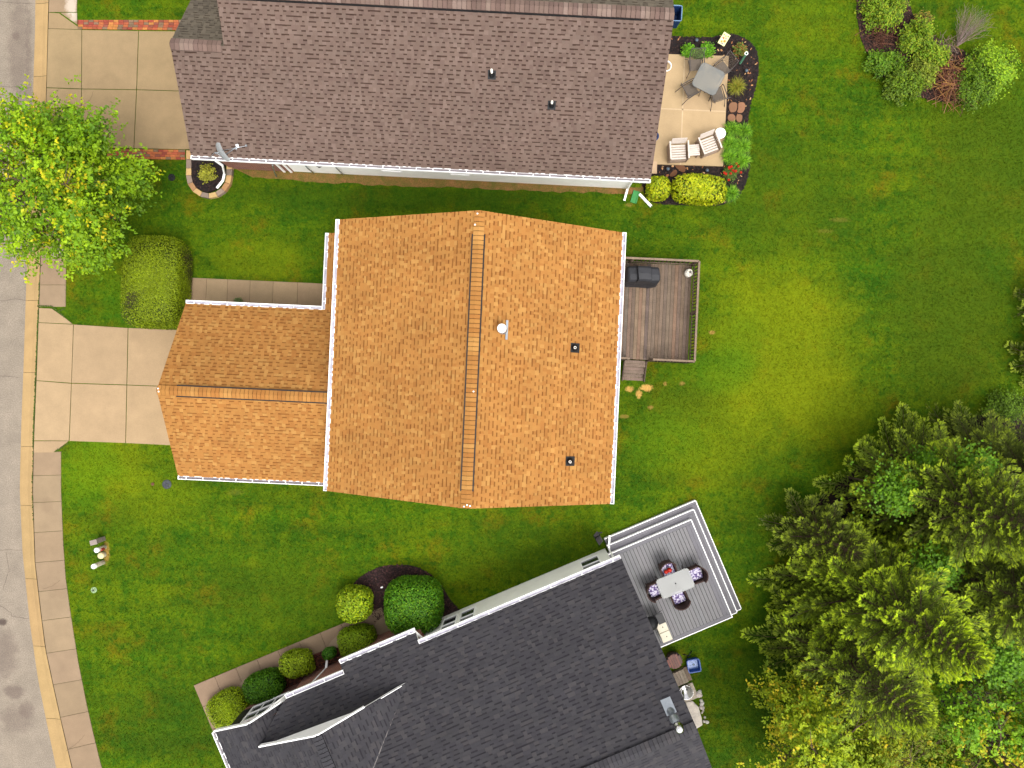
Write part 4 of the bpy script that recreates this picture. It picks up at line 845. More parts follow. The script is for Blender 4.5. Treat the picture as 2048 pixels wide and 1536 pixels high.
# ------------------------------------------------------------ patio furniture at the brown-roofed house
PZ = .092
M['sling'] = mk('sling_fabric', lin(112, 100, 88), .8, noise=.12, nscale=20, bump=.2, bscale=120)
M['mesh'] = M['sling'].copy(); _n = M['mesh'].node_tree; _x = _n.nodes.new('ShaderNodeMixShader'); _x.inputs[0].default_value = .22; _q = _n.nodes.new('ShaderNodeBsdfTransparent'); _n.links.new(_q.outputs[0], _x.inputs[1]); _n.links.new(_n.nodes['Principled BSDF'].outputs[0], _x.inputs[2]); _n.links.new(_x.outputs[0], _n.nodes['Material Output'].inputs[0])
M['frame'] = mk('brown_frame', lin(92, 84, 80), .5, noise=.1)
def sling_chair(label):
    t_ = bpy.data.objects.new('patio_chair', None); C.objects.link(t_); tag(t_, label, 'chair', 'chairs around the square glass table'); t_.empty_display_size = .2
    m = MB(); m.obox((0, 0, .42), (.23, .23, .010), (R(3), 0, 0)); m.build('seat', M['sling'], t_, bevel=.006)
    m = MB(); m.obox((0, -.33, .70), (.23, .010, .26), (R(20), 0, 0)); m.build('backrest', M['mesh'], t_)
    for s_ in (-1, 1):
        m = MB(); x = s_*.27; m.tube([(x, -.43, .98), (x, -.27, .46), (x, .25, .43)], .014, 6); m.build('side_rail', M['frame'], t_)
        m = MB(); m.tube([(x, -.38, .66), (x+s_*.015, -.1, .645), (x+s_*.015, .2, .64), (x, .27, .60)], .018, 6); m.build('armrest', M['frame'], t_)
        m = MB(); m.tube([(x, .27, .60), (x+s_*.02, .30, .3), (x+s_*.03, .34, 0)], .014, 6); m.build('leg', M['frame'], t_)
        m = MB(); m.tube([(x, .0, .43), (x+s_*.01, -.28, .30), (x+s_*.03, -.44, 0)], .014, 6); m.build('leg', M['frame'], t_)
    m = MB(); m.bar((-.27, -.425, .96), (.27, -.425, .96), .02); m.build('crossbar', M['frame'], t_)
    return t_
SC = [(1392, 130, 183, 'taupe mesh patio chair by the green shrubs, upper left of the square glass table'), (1381, 179, -62, 'taupe mesh patio chair on open concrete, lower left of the square glass table'),
      (1434, 189, 18, 'taupe mesh patio chair at the lower right of the square glass table'), (1444, 137, 128, 'taupe mesh patio chair at the patio corner, upper right of the square glass table')]
ch0 = sling_chair(SC[0][3])
for i, (px, py, r_, lb) in enumerate(SC):
    c_ = ch0 if i == 0 else copy_tree(ch0); place(c_, px, py, PZ+.42, R(r_)); c_.location.z = PZ; c_['label'] = lb
tb = root('glass_patio_table', Frame(*W(1417, 158, PZ+.7)[:2], R(-27), PZ), 'square frosted glass table with rounded corners on the beige patio', 'table')
m = MB(); m.prism(rrect(.52, .52, .16), .703, .712, False); m.build('tabletop', M['tglass'], tb)
m = MB(); q = rrect(.515, .515, .155); 
for i in range(len(q)): m.bar((*q[i], .695), (*q[(i+1) % len(q)], .695), .022, .016)
m.build('rim', M['frame'], tb)
for sx, sy in ((1, 1), (-1, 1), (-1, -1), (1, -1)):
    m = MB(); m.tube([(sx*.42, sy*.42, .69), (sx*.40, sy*.40, .4), (sx*.45, sy*.45, 0)], .017, 6); m.build('leg', M['frame'], tb)
M['slatw'] = mk('white_slats', lin(222, 208, 196), .6, noise=.12, nscale=12)
M['slats'] = mk('tan_slats', lin(186, 160, 140), .7, noise=.15, nscale=12)
def slat_chair(label, grp):
    t_ = bpy.data.objects.new('slatted_armchair', None); C.objects.link(t_); tag(t_, label, 'armchair', grp); t_.empty_display_size = .2
    m = MB()
    for k in range(6): m.box(-.30, .30, -.26+k*.10, -.26+k*.10+.075, .36, .385)
    m.build('seat', M['slatw'], t_, bevel=.004)
    m = MB()
    for k in range(7): m.obox((0, -.33-.011*k, .42+.055*k), (.30, .008, .024), (R(14), 0, 0))
    m.build('backrest', M['slatw'], t_)
    for s_ in (-1, 1):
        m = MB(); m.box(min(s_*.33, s_*.39), max(s_*.33, s_*.39), -.36, .36, .60, .625); m.build('armrest', M['slatw'], t_, bevel=.005)
        m = MB()
        for k in range(8): m.box(s_*.36-.012, s_*.36+.012, -.34+k*.09, -.34+k*.09+.07, .03, .60)
        m.build('side_panel', M['slats'], t_)
    m = MB()
    for k in range(4): m.box(-.32, .32, .335, .352, .03+k*.085, .10+k*.085)
    m.build('front_panel', M['slats'], t_)
    return t_
c_ = slat_chair('white slatted armchair nearest the roof edge, left of the small white table', 'pair of white slatted armchairs'); place(c_, 1358, 301, PZ+.5, R(183)); c_.location.z = PZ
c2 = copy_tree(c_); place(c2, 1419, 287, PZ+.5, R(201)); c2.location.z = PZ; c2['label'] = 'white slatted armchair turned inward beside the round white stand'
st_ = root('side_table', Frame(*W(1388, 300, PZ+.45)[:2], R(5), PZ), 'small white slatted table between the two white armchairs', 'side table')
m = MB()
for k in range(6): m.box(-.22, .22, -.22+k*.075, -.22+k*.075+.065, .43, .455)
m.build('tabletop', M['slatw'], st_, bevel=.004)
for sx, sy in ((1, 1), (-1, 1), (-1, -1), (1, -1)): m = MB(); m.box(sx*.18-.025, sx*.18+.025, sy*.18-.025, sy*.18+.025, 0, .43); m.build('leg', M['slats'], st_)
st_ = root('round_stand', Frame(*W(1441, 266, .6)[:2], 0, .05), 'round white pedestal stand at the patio edge by the daylilies', 'stand')
m = MB(); m.lathe((0, 0, 0), [(.0001, .52), (.2, .52), (.215, .53), (.215, .545), (.2, .555), (.0001, .556)], 32); m.build('top', M['white'], st_)
m = MB(); m.lathe((0, 0, 0), [(.16, 0), (.15, .04), (.05, .08), (.04, .45), (.12, .52)], 20); m.build('pedestal', M['white'], st_)
# garden flag with coloured flowers
fgf = Frame(*W(1449, 77, .55)[:2], R(-31))
gf = root('garden_flag', fgf, 'small yellow garden flag with pink and orange flowers standing tilted in the mulch', 'flag')
M['flag'] = mk('flag_cloth', None, .8, attr=True, noise=.05)
m = MB(); m.col = lin(236, 232, 170); m.obox((0, 0, .5), (.15, .006, .23), (R(-72), 0, 0)); m.build('cloth', M['flag'], gf)
m = MB(); ax = Vector((0, math.sin(R(72)), math.cos(R(72)))); nn = Vector((0, -math.cos(R(72)), math.sin(R(72)))); rn = random.Random(4)
for (u_, v_, r_, c) in ((-.05, .02, .05, (214, 60, 90)), (.06, -.06, .055, (232, 130, 50)), (-.04, -.12, .045, (236, 150, 60)), (.05, .06, .045, (240, 170, 180)), (.02, -.17, .035, (120, 90, 160)), (-.08, -.03, .035, (242, 240, 235)), (.0, .12, .03, (140, 170, 60)), (-.09, .14, .03, (120, 160, 50)), (.09, .15, .03, (90, 150, 60))):
    c0 = Vector((u_, 0, .5))+ax*v_*1.0+nn*.009
    for k in range(6):
        a = k*math.pi/3; pc = c0+Vector((math.cos(a)*r_*.55, 0, 0))+ax*math.sin(a)*r_*.55; m.col = jit(lin(*c), .15, rn)
        m.poly([pc+Vector((math.cos(b)*r_*.42, 0, 0))+ax*math.sin(b)*r_*.42 for b in np.linspace(0, 2*math.pi, 8)[:-1]][::1])
    m.col = lin(250, 214, 90); m.poly([c0+nn*.002+Vector((math.cos(b)*r_*.3, 0, 0))+ax*math.sin(b)*r_*.3 for b in np.linspace(0, 2*math.pi, 8)[:-1]])
m.build('flower_print', M['flag'], gf)
m = MB(); m.tube([(-.16, .2, .0), (-.16, .22, .60), (.14, .23, .60)], .006, 6); m.build('pole', M['dark'], gf)
def light(px, py, label, h=.28, c='dark'):
    t_ = root('path_light', Frame(*W(px, py, h)[:2], 0), label, 'garden light'); m = MB(); m.tube([(0, 0, 0), (0, 0, h-.08)], .012, 6); m.build('stake', M['dark'], t_)
    m = MB(); m.lathe((0, 0, h-.10), [(.035, 0), (.05, .05), (.075, .055), (.06, .085), (.0001, .10)], 16); m.build('lamp_head', M['lampgrey'], t_)
M['lampgrey'] = mk('lamp_grey', lin(96, 110, 122), .35, noise=.1, metal=.3)
light(1336.6, 337, 'small grey garden light in black mulch beside the brown stones'); light(1415, 340, 'small grey garden light in black mulch above the lime hedge'); light(1494, 140, 'small grey garden light in mulch beside the spiky grass clump'); light(1394, 79, 'small grey garden light in mulch above the green shrubs')
t_ = root('rain_gauge', Frame(*W(1478, 130, .0)[:2], 0), 'clear green tube with a white ring on a stake in the mulch', 'rain gauge')
a_ = Vector((0, 0, .15)); b_ = Vector((.06, .13, .75)); M['gtube'] = mk('green_tube', lin(96, 150, 120), .3)
m = MB(); m.tube([a_, b_], .045, 12, cap=False); m.build('tube', M['gtube'], t_); m = MB()
for k in range(16): A_ = b_+Vector((.06*math.cos(k*.3927), .06*math.sin(k*.3927), 0)); B_ = b_+Vector((.06*math.cos((k+1)*.3927), .06*math.sin((k+1)*.3927), 0)); m.bar(A_, B_, .022)
m.build('ring', M['white'], t_); m = MB(); m.tube([(0, 0, -.05), a_], .01, 6); m.build('stake', M['dark'], t_)
t_ = root('blue_bin', Frame(*W(1353.5, 26, .7)[:2], FB.r), 'open blue bin half hidden under the brown roof edge', 'bin'); M['blue'] = mk('blue_plastic', lin(34, 60, 110), .4, noise=.1); M['lblue'] = mk('light_blue_plastic', lin(124, 160, 196), .4)
def openbox(parent, hx, hy, h, th, mat, name='tub', z=0, r=.06, fl=None):
    m = MB(); o_ = rrect(hx, hy, r, 4); i_ = rrect(hx-th, hy-th, max(r-th, .01), 4); n = len(o_); b0 = len(m.v)
    m.v += [(x*.88, y*.88, z) for x, y in o_]+[(x, y, z+h) for x, y in o_]+[(x, y, z+h) for x, y in i_]+[(x*.88, y*.88, z+.03) for x, y in i_]
    for k in range(3):
        for j in range(n): j2 = (j+1) % n; m.face([b0+k*n+j, b0+k*n+j2, b0+(k+1)*n+j2, b0+(k+1)*n+j])
    m.mi = 1 if fl else 0; m.face([b0+3*n+j for j in range(n)]); return m.build(name, [M[mat], M[fl]] if fl else M[mat], parent)
openbox(t_, .20, .30, .68, .03, 'blue'); m = MB(); q = rrect(.205, .305, .06, 4)
for i in range(len(q)): m.bar((*q[i], .69), (*q[(i+1) % len(q)], .69), .03, .025)
m.build('rim', M['lblue'], t_)
t_ = root('flower_pot', Frame(*W(1307, 273, .4)[:2], 0, .09), 'blue glazed pot half hidden under the brown roof edge', 'pot'); m = MB(); m.lathe((0, 0, 0), [(.12, 0), (.2, .2), (.19, .34), (.21, .38), (.17, .38), (.15, .3), (.0001, .28)], 20); m.build('pot', M['blue'], t_)
t_ = root('coiled_hose', Frame(*W(1333, 131, .3)[:2], 0, .095), 'white coiled hose at the patio under the brown roof edge', 'hose'); m = MB()
m.tube([(.20*math.cos(a), .20*math.sin(a), .10+.02*a/3) for a in np.linspace(0, 14, 60)], .016, 6); m.build('coil', M['white'], t_)
t_ = root('splash_block', Frame(*W(1270, 394, .06)[:2], R(-17)), 'green plastic splash block lying on the lawn below the downspout', 'splash block'); M['green'] = mk('green_plastic', lin(70, 158, 82), .5, noise=.1)
m = MB(); m.prism([(-.13, .26), (-.10, .26), (-.09, -.24), (-.13, -.24)][::-1], 0, .07); m.prism([(.10, .26), (.13, .26), (.13, -.24), (.09, -.24)], 0, .07); m.box(-.105, .105, -.24, .26, .0, .03); m.box(-.10, .10, .235, .26, .03, .06); m.build('tray', M['green'], t_)
t_ = root('loose_downspout', Frame(*W(1291, 400, .1)[:2], math.atan2(-25, 24)), 'white downspout extension lying loose beside the round lime shrub', 'downspout'); m = MB(); m.box(-.35, .35, -.05, .05, .02, .09); m.box(.30, .355, -.045, .045, .088, .094); m.mi = 1; m.box(.33, .352, -.035, .035, .03, .096); m.build('channel', [M['white'], M['dark']], t_)
# ------------------------------------------------------------ utility posts, covers
def post(px, py, h, r, label, cat, name, mat='white', red=False):
    t_ = root(name, Frame(*W(px, py)[:2], R(20)), label, cat)
    m = MB(); m.lathe((0, 0, 0), [(r*.9, 0), (r*.9, h*.86)], 20); m.build('post', M['ugrey'], t_)
    m = MB(); m.lathe((0, 0, h*.84), [(r*1.0, 0), (r*1.0, h*.12), (r*.86, h*.16), (.0001, h*.165)], 20); m.build('cap', M[mat], t_)
    if red: m = MB(); m.obox((r*.7, -r*.45, h*.5), (.035, .045, .11), (0, 0, .3)); m.obox((r*.2, -r*.85, h*.42), (.05, .02, .07)); m.build('warning_sticker', mk('red_sticker', lin(190, 70, 60), .6), t_)
M['ugrey'] = mk('utility_grey', lin(186, 176, 150), .6, noise=.1); M['cream'] = mk('cream_plastic', lin(230, 218, 168), .5, noise=.06)
post(209.5, 1094, .62, .10, 'white capped utility post with a red sticker, next to the grey box', 'utility post', 'utility_post', red=True)
post(206.5, 1124.5, .72, .10, 'white capped utility post with plain sides, lowest of the cluster', 'utility post', 'utility_post')
t_ = root('utility_dome', Frame(*W(207.5, 1109)[:2], 0), 'round cream utility pedestal between the two white posts', 'utility pedestal'); m = MB(); m.lathe((0, 0, 0), [(.12, 0), (.125, .16)], 24); m.build('base', M['ugrey'], t_); m = MB(); m.lathe((0, 0, .15), [(.13, 0), (.13, .08), (.10, .11), (.0001, .12)], 24); m.build('lid', M['cream'], t_)
t_ = root('utility_box', Frame(*W(205, 1078)[:2], R(14)), 'narrow grey utility box beside the white posts on the lawn', 'utility box'); M['boxgrey'] = mk('box_grey', lin(160, 144, 134), .6, noise=.1)
m = MB(); m.box(-.13, .13, -.085, .085, 0, .60); m.build('housing', M['boxgrey'], t_, bevel=.01); m = MB(); m.box(-.14, .14, -.10, .10, .60, .66); m.build('lid', M['boxgrey'], t_, bevel=.01); m = MB(); m.lathe((.131, -.0, .2), [(.02, 0), (.0001, .01)], 10); m.build('lock', M['dark'], t_)
def disc(px, py, r, name, label, mat, z=.02, knob='dark', kc=(0, 0)):
    t_ = root(name, Frame(*W(px, py)[:2], 0), label, 'cover'); m = MB(); m.lathe((0, 0, 0), [(r*1.12, 0), (r*1.1, z), (r, z+.004)], 28); m.build('rim', M[mat], t_)
    m = MB(); m.lathe((kc[0], kc[1], z+.0045), [(r*.30, 0), (r*.28, .008), (.0001, .009)], 16)
    for k in range(6): m.bar((kc[0]+r*.35*math.cos(k*1.05), kc[1]+r*.35*math.sin(k*1.05), z+.007), (r*.85*math.cos(k*1.05), r*.85*math.sin(k*1.05), z+.007), .012, .006)
    m.build('lid_pattern', M[knob], t_)
M['lid'] = mk('iron_lid', lin(70, 72, 80), .6, noise=.25, nscale=10); M['sage'] = mk('sage_cap', lin(160, 186, 140), .6, noise=.1); M['rust'] = mk('rusty_iron', lin(120, 80, 60), .8, noise=.3, nscale=10)
disc(343.5, 355, .13, 'drain_cover', 'black round cover in the grass right of the maple', 'black', knob='black')
disc(334, 968.5, .17, 'manhole_lid', 'dark grey round lid in the lawn below the garage corner', 'lid', knob='lid'); disc(305.5, 968, .06, 'valve_cap', 'small rusty cap in the lawn beside the dark round lid', 'rust', knob='rust')
disc(188, 1180, .11, 'valve_cap', 'pale green round cap in the lawn below the utility posts', 'sage', kc=(-.02, -.01))
# ------------------------------------------------------------ grey composite deck, two wrap-around steps
def avg(*a): return sum(a)/len(a)
T1 = FG.P(1380.7, 1038.6, .54); T2 = FG.P(1464.7, 1232, .54); T0 = FG.P(1224.5, 1107, .54); T3 = FG.P(1331, 1293, .54)
M1 = FG.P(1386.5, 1018, .36); M2 = FG.P(1474.5, 1224, .36); M0 = FG.P(1213.7, 1093, .36); B1 = FG.P(1390.5, 999.5, .18); B2 = FG.P(1482.3, 1217.3, .18); B0 = FG.P(1209, 1079.6, .18)
print('gdeck', T0, T1, T2, T3, M0, M1, M2, B0, B1, B2)
gd = root('composite_deck', FG, 'grey composite deck with white-edged wrap-around steps behind the charcoal-roofed house', 'deck')
rn = random.Random(31); GCOL = lin(134, 132, 134); GC2 = lin(122, 119, 125)
M['comp'] = mk('composite_boards', None, .6, attr=True, noise=.05, nscale=2, var=.05, bscale=60)
xT, yT, yb = avg(T1[0], T2[0]), avg(T0[1], T1[1]), avg(T2[1], T3[1]); xl = -.24
m = MB(); m.mi = 0
x = xl; bw = .137
while x < xT-.30:
    m.col = jit(GCOL, .035, rn); m.box(x, min(x+bw, xT-.30)-.012, yb+.17, yT-.17, .51, .54); x += .144
for k in range(2):
    m.col = jit(GC2, .03, rn); m.box(xT-.30+k*.145, xT-.162+k*.145, yb+.17, yT-.17, .51, .541)
m.col = jit(GC2, .03, rn); m.box(xl, xT-.017, yT-.163, yT-.02, .51, .541); m.box(xl, xT-.017, yb+.02, yb+.163, .51, .541)
m.build('decking', M['comp'], gd)
m = MB(); m.col = lin(34, 32, 34); m.box(xl, xT-.04, yb+.03, yT-.04, .2, .508); m.build('deck_frame', M['comp'], gd)
m = MB(); m.box(xl, xT, yT-.02, yT+.012, .36, .545); m.box(xT-.015, xT+.02, yb-.012, yT-.021, .36, .546); m.box(xl, xT-.016, yb-.012, yb+.018, .3, .545); m.build('edge_trim', M['white'], gd)
def step(x0, xo, yo, xi, yi, ylow, z):
    m = MB(); n = 2; wv = (yo-yi)/n; wx = (xo-xi)/n
    for k in range(n):
        m.col = jit(GC2, .05, rn); m.box(x0, xi+(k+1)*wx-.004, yi+k*wv+.004, yi+(k+1)*wv-.004 if k == 0 else yo-.02, z-.03, z)
        m.col = jit(GC2, .05, rn); m.box(xi+k*wx+.004, (xi+(k+1)*wx-.004) if k == 0 else xo-.02, ylow, yi if k == 0 else yi+wv, z-.03, z-.001)
    o_ = m.build('step', M['comp'], gd); m = MB(); m.box(x0, xo, yo-.02, yo+.012, z-.18 if z > .2 else 0, z+.005); m.box(xo-.015, xo+.018, ylow, yo-.021, z-.18 if z > .2 else 0, z+.006); m.box(xi, xo-.016, ylow-.03, ylow, z-.18 if z > .2 else 0, z+.005); m.build('step_trim', M['white'], o_)
step(M0[0], avg(M1[0], M2[0]), avg(M1[1], M0[1]), xT+.02, yT+.012, M2[1], .36)
step(B0[0], avg(B1[0], B2[0]), avg(B1[1], B0[1]), avg(M1[0], M2[0])+.02, avg(M1[1], M0[1])+.012, B2[1], .18)
EXCL.append([FG.G(x, y)[:2] for x, y in ((xl, yb), (xT+.5, yb), (xT+.55, B1[1]-.05), (xl-.1, B1[1]-.05))])
# dining set
GZ = .542
M['wick'] = mk('dark_wicker', lin(72, 50, 44), .75, noise=.3, nscale=30, bump=.6, bscale=90)
cu = mk('floral_cushion', lin(92, 82, 128), .85); tn = cu.node_tree; vo = tn.nodes.new('ShaderNodeTexVoronoi'); vo.inputs['Scale'].default_value = 15; vo.feature = 'F1'; _t = tn.nodes.new('ShaderNodeTexCoord'); tn.links.new(_t.outputs['Object'], vo.inputs['Vector'])
cr = tn.nodes.new('ShaderNodeValToRGB'); cr.color_ramp.interpolation = 'CONSTANT'; vo.inputs['Scale'].default_value = 13; e_ = cr.color_ramp.elements; e_[0].color = (*lin(120, 100, 160), 1); e_[1].position = .18; e_[1].color = (*lin(214, 208, 222), 1)
for p_, c in ((.50, lin(130, 112, 170)), (.64, lin(104, 84, 130))): q = e_.new(p_); q.color = (*c, 1)
tn.links.new(vo.outputs['Distance'], cr.inputs[0]); tn.links.new(cr.outputs[0], tn.nodes['Principled BSDF'].inputs['Base Color']); M['cush'] = cu
def wicker(label):
    t_ = bpy.data.objects.new('wicker_chair', None); C.objects.link(t_); tag(t_, label, 'chair', 'wicker chairs around the oblong glass table'); t_.empty_display_size = .2
    m = MB(); m.box(-.25, .25, -.24, .25, .22, .40); m.build('seat', M['wick'], t_, bevel=.015)
    m = MB(); m.prism(rrect(.235, .24, .05), .402, .47); m.build('cushion', M['cush'], t_, bevel=.02)
    m = MB(); q = []
    for a in np.linspace(R(205), R(335), 11): q.append((.33*math.cos(a), -.02+.33*math.sin(a)*1.0))
    for (a, b) in zip(q[:-1], q[1:]):
        n = len(m.v); 
        for p, lean in ((a, 0), (b, 0)):
            for f_, z in ((.88, .25), (1.0, .25), (1.16, .88), (1.04, .88)): m.v.append((p[0]*f_, p[1]*f_, z))
        for f_ in ((0, 1, 5, 4), (1, 2, 6, 5), (2, 3, 7, 6), (3, 0, 4, 7)): m.face([n+i for i in f_])
    m.build('backrest', M['wick'], t_)
    for s_ in (-1, 1):
        m = MB(); m.bar((s_*.31, -.2, .66), (s_*.29, .22, .62), .06, .04); m.bar((s_*.28, .0, .25), (s_*.285, .0, .6), .34, .03) if False else None; m.build('armrest', M['wick'], t_, bevel=.01)
        m = MB(); m.obox((s_*.275, .02, .42), (.015, .2, .18)); m.build('side_panel', M['wick'], t_)
        for y in (-.22, .22): m = MB(); m.box(s_*.23-.02, s_*.23+.02, y-.02, y+.02, 0, .22); m.build('leg', M['wick'], t_)
    return t_
WCs = [(1310, 1180, TH-R(90), 'dark wicker chair with floral cushion at the roof-side end of the oblong glass table'), (1391, 1148, TH+R(90), 'dark wicker chair with floral cushion at the step-side end of the oblong glass table'),
       (1336, 1140, TH+R(180), 'dark wicker chair carrying the red hot-water bottles, at the table long side'), (1357, 1194, TH, 'dark wicker chair pushed under the glass table, at the long side facing the white box')]
WCs[2] = (1336, 1140, TH+R(180), 'dark wicker chair holding two red balls, at the upper side of the oblong table')
w0 = wicker(WCs[0][3])
for i, (px, py, r_, lb) in enumerate(WCs): c_ = w0 if i == 0 else copy_tree(w0); place(c_, px, py, GZ+.45, r_); c_.location.z = GZ; c_['label'] = lb
tb = root('oblong_glass_table', Frame(*W(1351, 1167, GZ+.72)[:2], TH-R(1), GZ), 'oblong frosted glass table with rounded corners on the grey deck', 'table')
m = MB(); m.prism(rrect(.68, .40, .12), .703, .715, False); m.build('tabletop', M['tglass'], tb)
m = MB(); q = rrect(.678, .398, .12)
for i in range(len(q)): m.bar((*q[i], .694), (*q[(i+1) % len(q)], .694), .018, .014)
m.build('rim', mk('table_rim', lin(176, 178, 172), .5), tb); m = MB(); m.lathe((0, 0, .7165), [(.028, 0), (.026, .006), (.0001, .006)], 16); m.build('umbrella_hole', M['black'], tb)
for sx, sy in ((1, 1), (-1, 1), (-1, -1), (1, -1)): m = MB(); m.tube([(sx*.56, sy*.3, .69), (sx*.52, sy*.26, .35), (sx*.58, sy*.31, 0)], .02, 6); m.build('leg', M['wick'], tb)
M['red'] = mk('red_gloss', lin(206, 50, 34), .25, noise=.1)
for px, py, r_, lb in ((1332, 1143.5, .085, 'smaller glossy red ball on the upper wicker chair, nearer the roof'), (1338.5, 1140, .10, 'larger glossy red ball on the upper wicker chair, nearer the steps')):
    m = MB(); m.lathe((0, 0, 0), [(.0001, 0)]+[(r_*math.sin(a), r_-r_*math.cos(a)) for a in np.linspace(.25, 2.9, 10)]+[(.0001, 2*r_)], 20); o_ = m.build('red_ball', M['red']); x, y, z = W(px, py, GZ+.55); o_.location = (x, y, GZ+.472); tag(o_, lb, 'ball')
# cream storage box with two lids, black grill beside it
bx = root('storage_box', Frame(*W(1328.5, 1264, 1.1)[:2], TH, GZ), 'long cream storage box with two lids on the grey deck beside the roof', 'storage box')
m = MB(); m.box(-.19, .19, -.38, .38, 0, .52); m.build('body', M['cream2'] if 'cream2' in M else mk('cream_box', lin(206, 194, 170), .5), bx, bevel=.012); M['cream2'] = mk('cream_lid', lin(222, 212, 188), .45, noise=.04)
for s_ in (-1, 1):
    m = MB(); m.box(-.20, .20, min(s_*.008, s_*.395), max(s_*.008, s_*.395), .522, .56); o_ = m.build('lid', M['cream2'], bx, bevel=.012); m = MB(); m.lathe((.02, s_*.2, .56), [(.022, 0), (.02, .015), (.0001, .016)], 12); m.build('knob', M['dark'], o_)
gb = root('kettle_grill', Frame(*W(1300, 1243, 1.0)[:2], TH, GZ), 'black grill half hidden under the charcoal roof edge on the grey deck', 'grill')
m = MB(); m.lathe((0, 0, .45), [(.0001, 0), (.15, .03), (.25, .14), (.28, .24), (.27, .30), (.2, .42), (.08, .48), (.0001, .49)], 24); m.build('kettle', M['black'], gb)
for k in range(3): m = MB(); m.tube([(.12*math.cos(k*2.1), .12*math.sin(k*2.1), .48), (.28*math.cos(k*2.1), .28*math.sin(k*2.1), 0)], .012, 6); m.build('leg', M['dark'], gb)
m = MB(); m.obox((.42, .0, .62), (.14, .2, .012)); m.bar((.28, .22, .64), (.58, .3, .66), .02); m.build('side_shelf', M['dark'], gb)
# black folding stool leaning at the house corner
fs_ = Frame(*W(1196, 1076, .6)[:2], R(-58))
fo = root('folding_chair', fs_, 'black and grey folded chair leaning beside the downspout at the house corner', 'folding chair')
m = MB(); m.obox((.05, .0, .45), (.24, .14, .015), (R(40), R(-38), 0)); m.build('seat', mk('grey_fabric', lin(104, 98, 100), .8, noise=.15), fo)
m = MB(); m.bar((-.22, .16, .82), (.30, .03, .05), .03); m.bar((-.24, .10, .86), (-.16, .26, .84), .045); m.bar((-.2, -.1, .75), (.28, -.12, .05), .03); m.bar((-.1, .1, .78), (.0, -.12, .3), .03); m.build('frame', M['black'], fo)
# fire bowl, blue tub, grey step, mirror bowl, slab and rocks
fb = root('barrel_table', Frame(*W(1350, 1324, .55)[:2], TH), 'round dark wooden barrel with slatted lid in the corner below the grey deck', 'barrel')
M['dwood'] = mk('dark_stained_wood', None, .5, attr=True, noise=.2, nscale=6); m = MB(); m.col = lin(62, 34, 28); m.lathe((0, 0, 0), [(.24, 0), (.30, .2), (.31, .35), (.29, .48)], 28); m.build('barrel', M['dwood'], fb)
m = MB(); rn = random.Random(2)
for k in range(6):
    x = -.24+k*.096; hy = math.sqrt(max(.29**2-x*x, .01)); m.col = jit(lin(112, 62, 48), .25, rn); m.box(x-.04, x+.04, -hy, hy, .485, .51)
m.build('slatted_lid', M['dwood'], fb); m = MB()
for k in range(24): a = k*.2618; m.bar((.32*math.cos(a), .32*math.sin(a), .40), (.32*math.cos(a+.2618), .32*math.sin(a+.2618), .40), .012, .03)
m.build('hoop', M['dark'], fb)
bt = root('blue_tub', Frame(*W(1388, 1332, .25)[:2], R(10)), 'square blue plastic tub on the grass below the grey deck', 'tub'); M['tub'] = mk('tub_blue', lin(36, 84, 170), .4, noise=.08); M['water'] = mk('tub_bottom', lin(120, 150, 212), .2)
openbox(bt, .27, .27, .26, .04, 'tub', r=.09, fl='water'); m = MB(); m.lathe((.03, -.03, .032), [(.045, 0), (.045, .008), (.03, .01), (.0001, .01)], 16); m.build('drain', M['lampgrey'], bt)
sk = root('garden_stakes', Frame(*W(1376, 1312, .05)[:2], 0), 'two crossed black stakes lying on the grass by the blue tub', 'stakes'); 
for a, b in (((-.22, .06, .02), (.14, -.02, .02)), ((-.06, -.1, .045), (.16, .2, .045))): m = MB(); m.tube([a, b], .016, 6); m.build('stake', M['black'], sk)
gs_ = root('grey_step', Frame(*W(1362, 1356, .2)[:2], TH), 'grey boarded step between the barrel and the mirrored bowl', 'step'); m = MB(); rn = random.Random(6)
for k in range(5): m.col = jit(lin(150, 136, 120), .08, rn); m.box(-.36+k*.12, -.25+k*.12, -.27, .29, .0, .20)
m.build('boards', M['wood'], gs_); m = MB(); m.col = lin(126, 108, 92); m.box(.245, .40, -.28, .30, 0, .12); m.build('side_board', M['wood'], gs_)
m = MB(); m.col = lin(196, 182, 164); fr = Frame(*W(1375, 1385)[:2], TH); m.prism(rrect(.34, .33, .02, 1), 0, .06); pd = m.build('concrete_pad', M['slab'], bevel=.005); pd.location = (*fr.o, 0); pd.rotation_euler = (0, 0, TH); tag(pd, 'square concrete pad under the mirrored bowl', 'pad')
bo = root('mirror_bowl', Frame(*W(1373, 1386, .3)[:2], 0, .06), 'polished metal bowl standing on the square concrete pad', 'bowl'); m = MB(); m.lathe((0, 0, 0), [(.12, 0), (.24, .08), (.29, .22), (.28, .22), (.22, .10), (.1, .03), (.0001, .02)], 28); m.build('bowl', M['chrome'], bo)
M['rock'] = mk('pale_rock', None, .9, attr=True, noise=.25, nscale=6, bump=.6, bscale=20)
m = MB(); m.col = lin(216, 204, 192); m.prism([tuple(np.array(W(x, y)[:2])-np.array(W(1390, 1428)[:2])) for x, y in ((1370, 1402), (1384, 1401), (1396, 1412), (1402, 1434), (1404, 1448), (1391, 1456), (1380, 1432))], 0, .10); o_ = m.build('stone_slab', M['rock'], bevel=.015); o_.location = W(1390, 1428); tag(o_, 'long pale stone slab lying beside the charcoal roof edge', 'stone')
rn = random.Random(12); RK = []
for i in range(22):
    t_ = rn.random(); px = 1392+t_*18+rn.uniform(-3, 5)+2; py = 1382+t_*64+rn.uniform(-3, 3); RK.append((px, py))
m = MB(); 
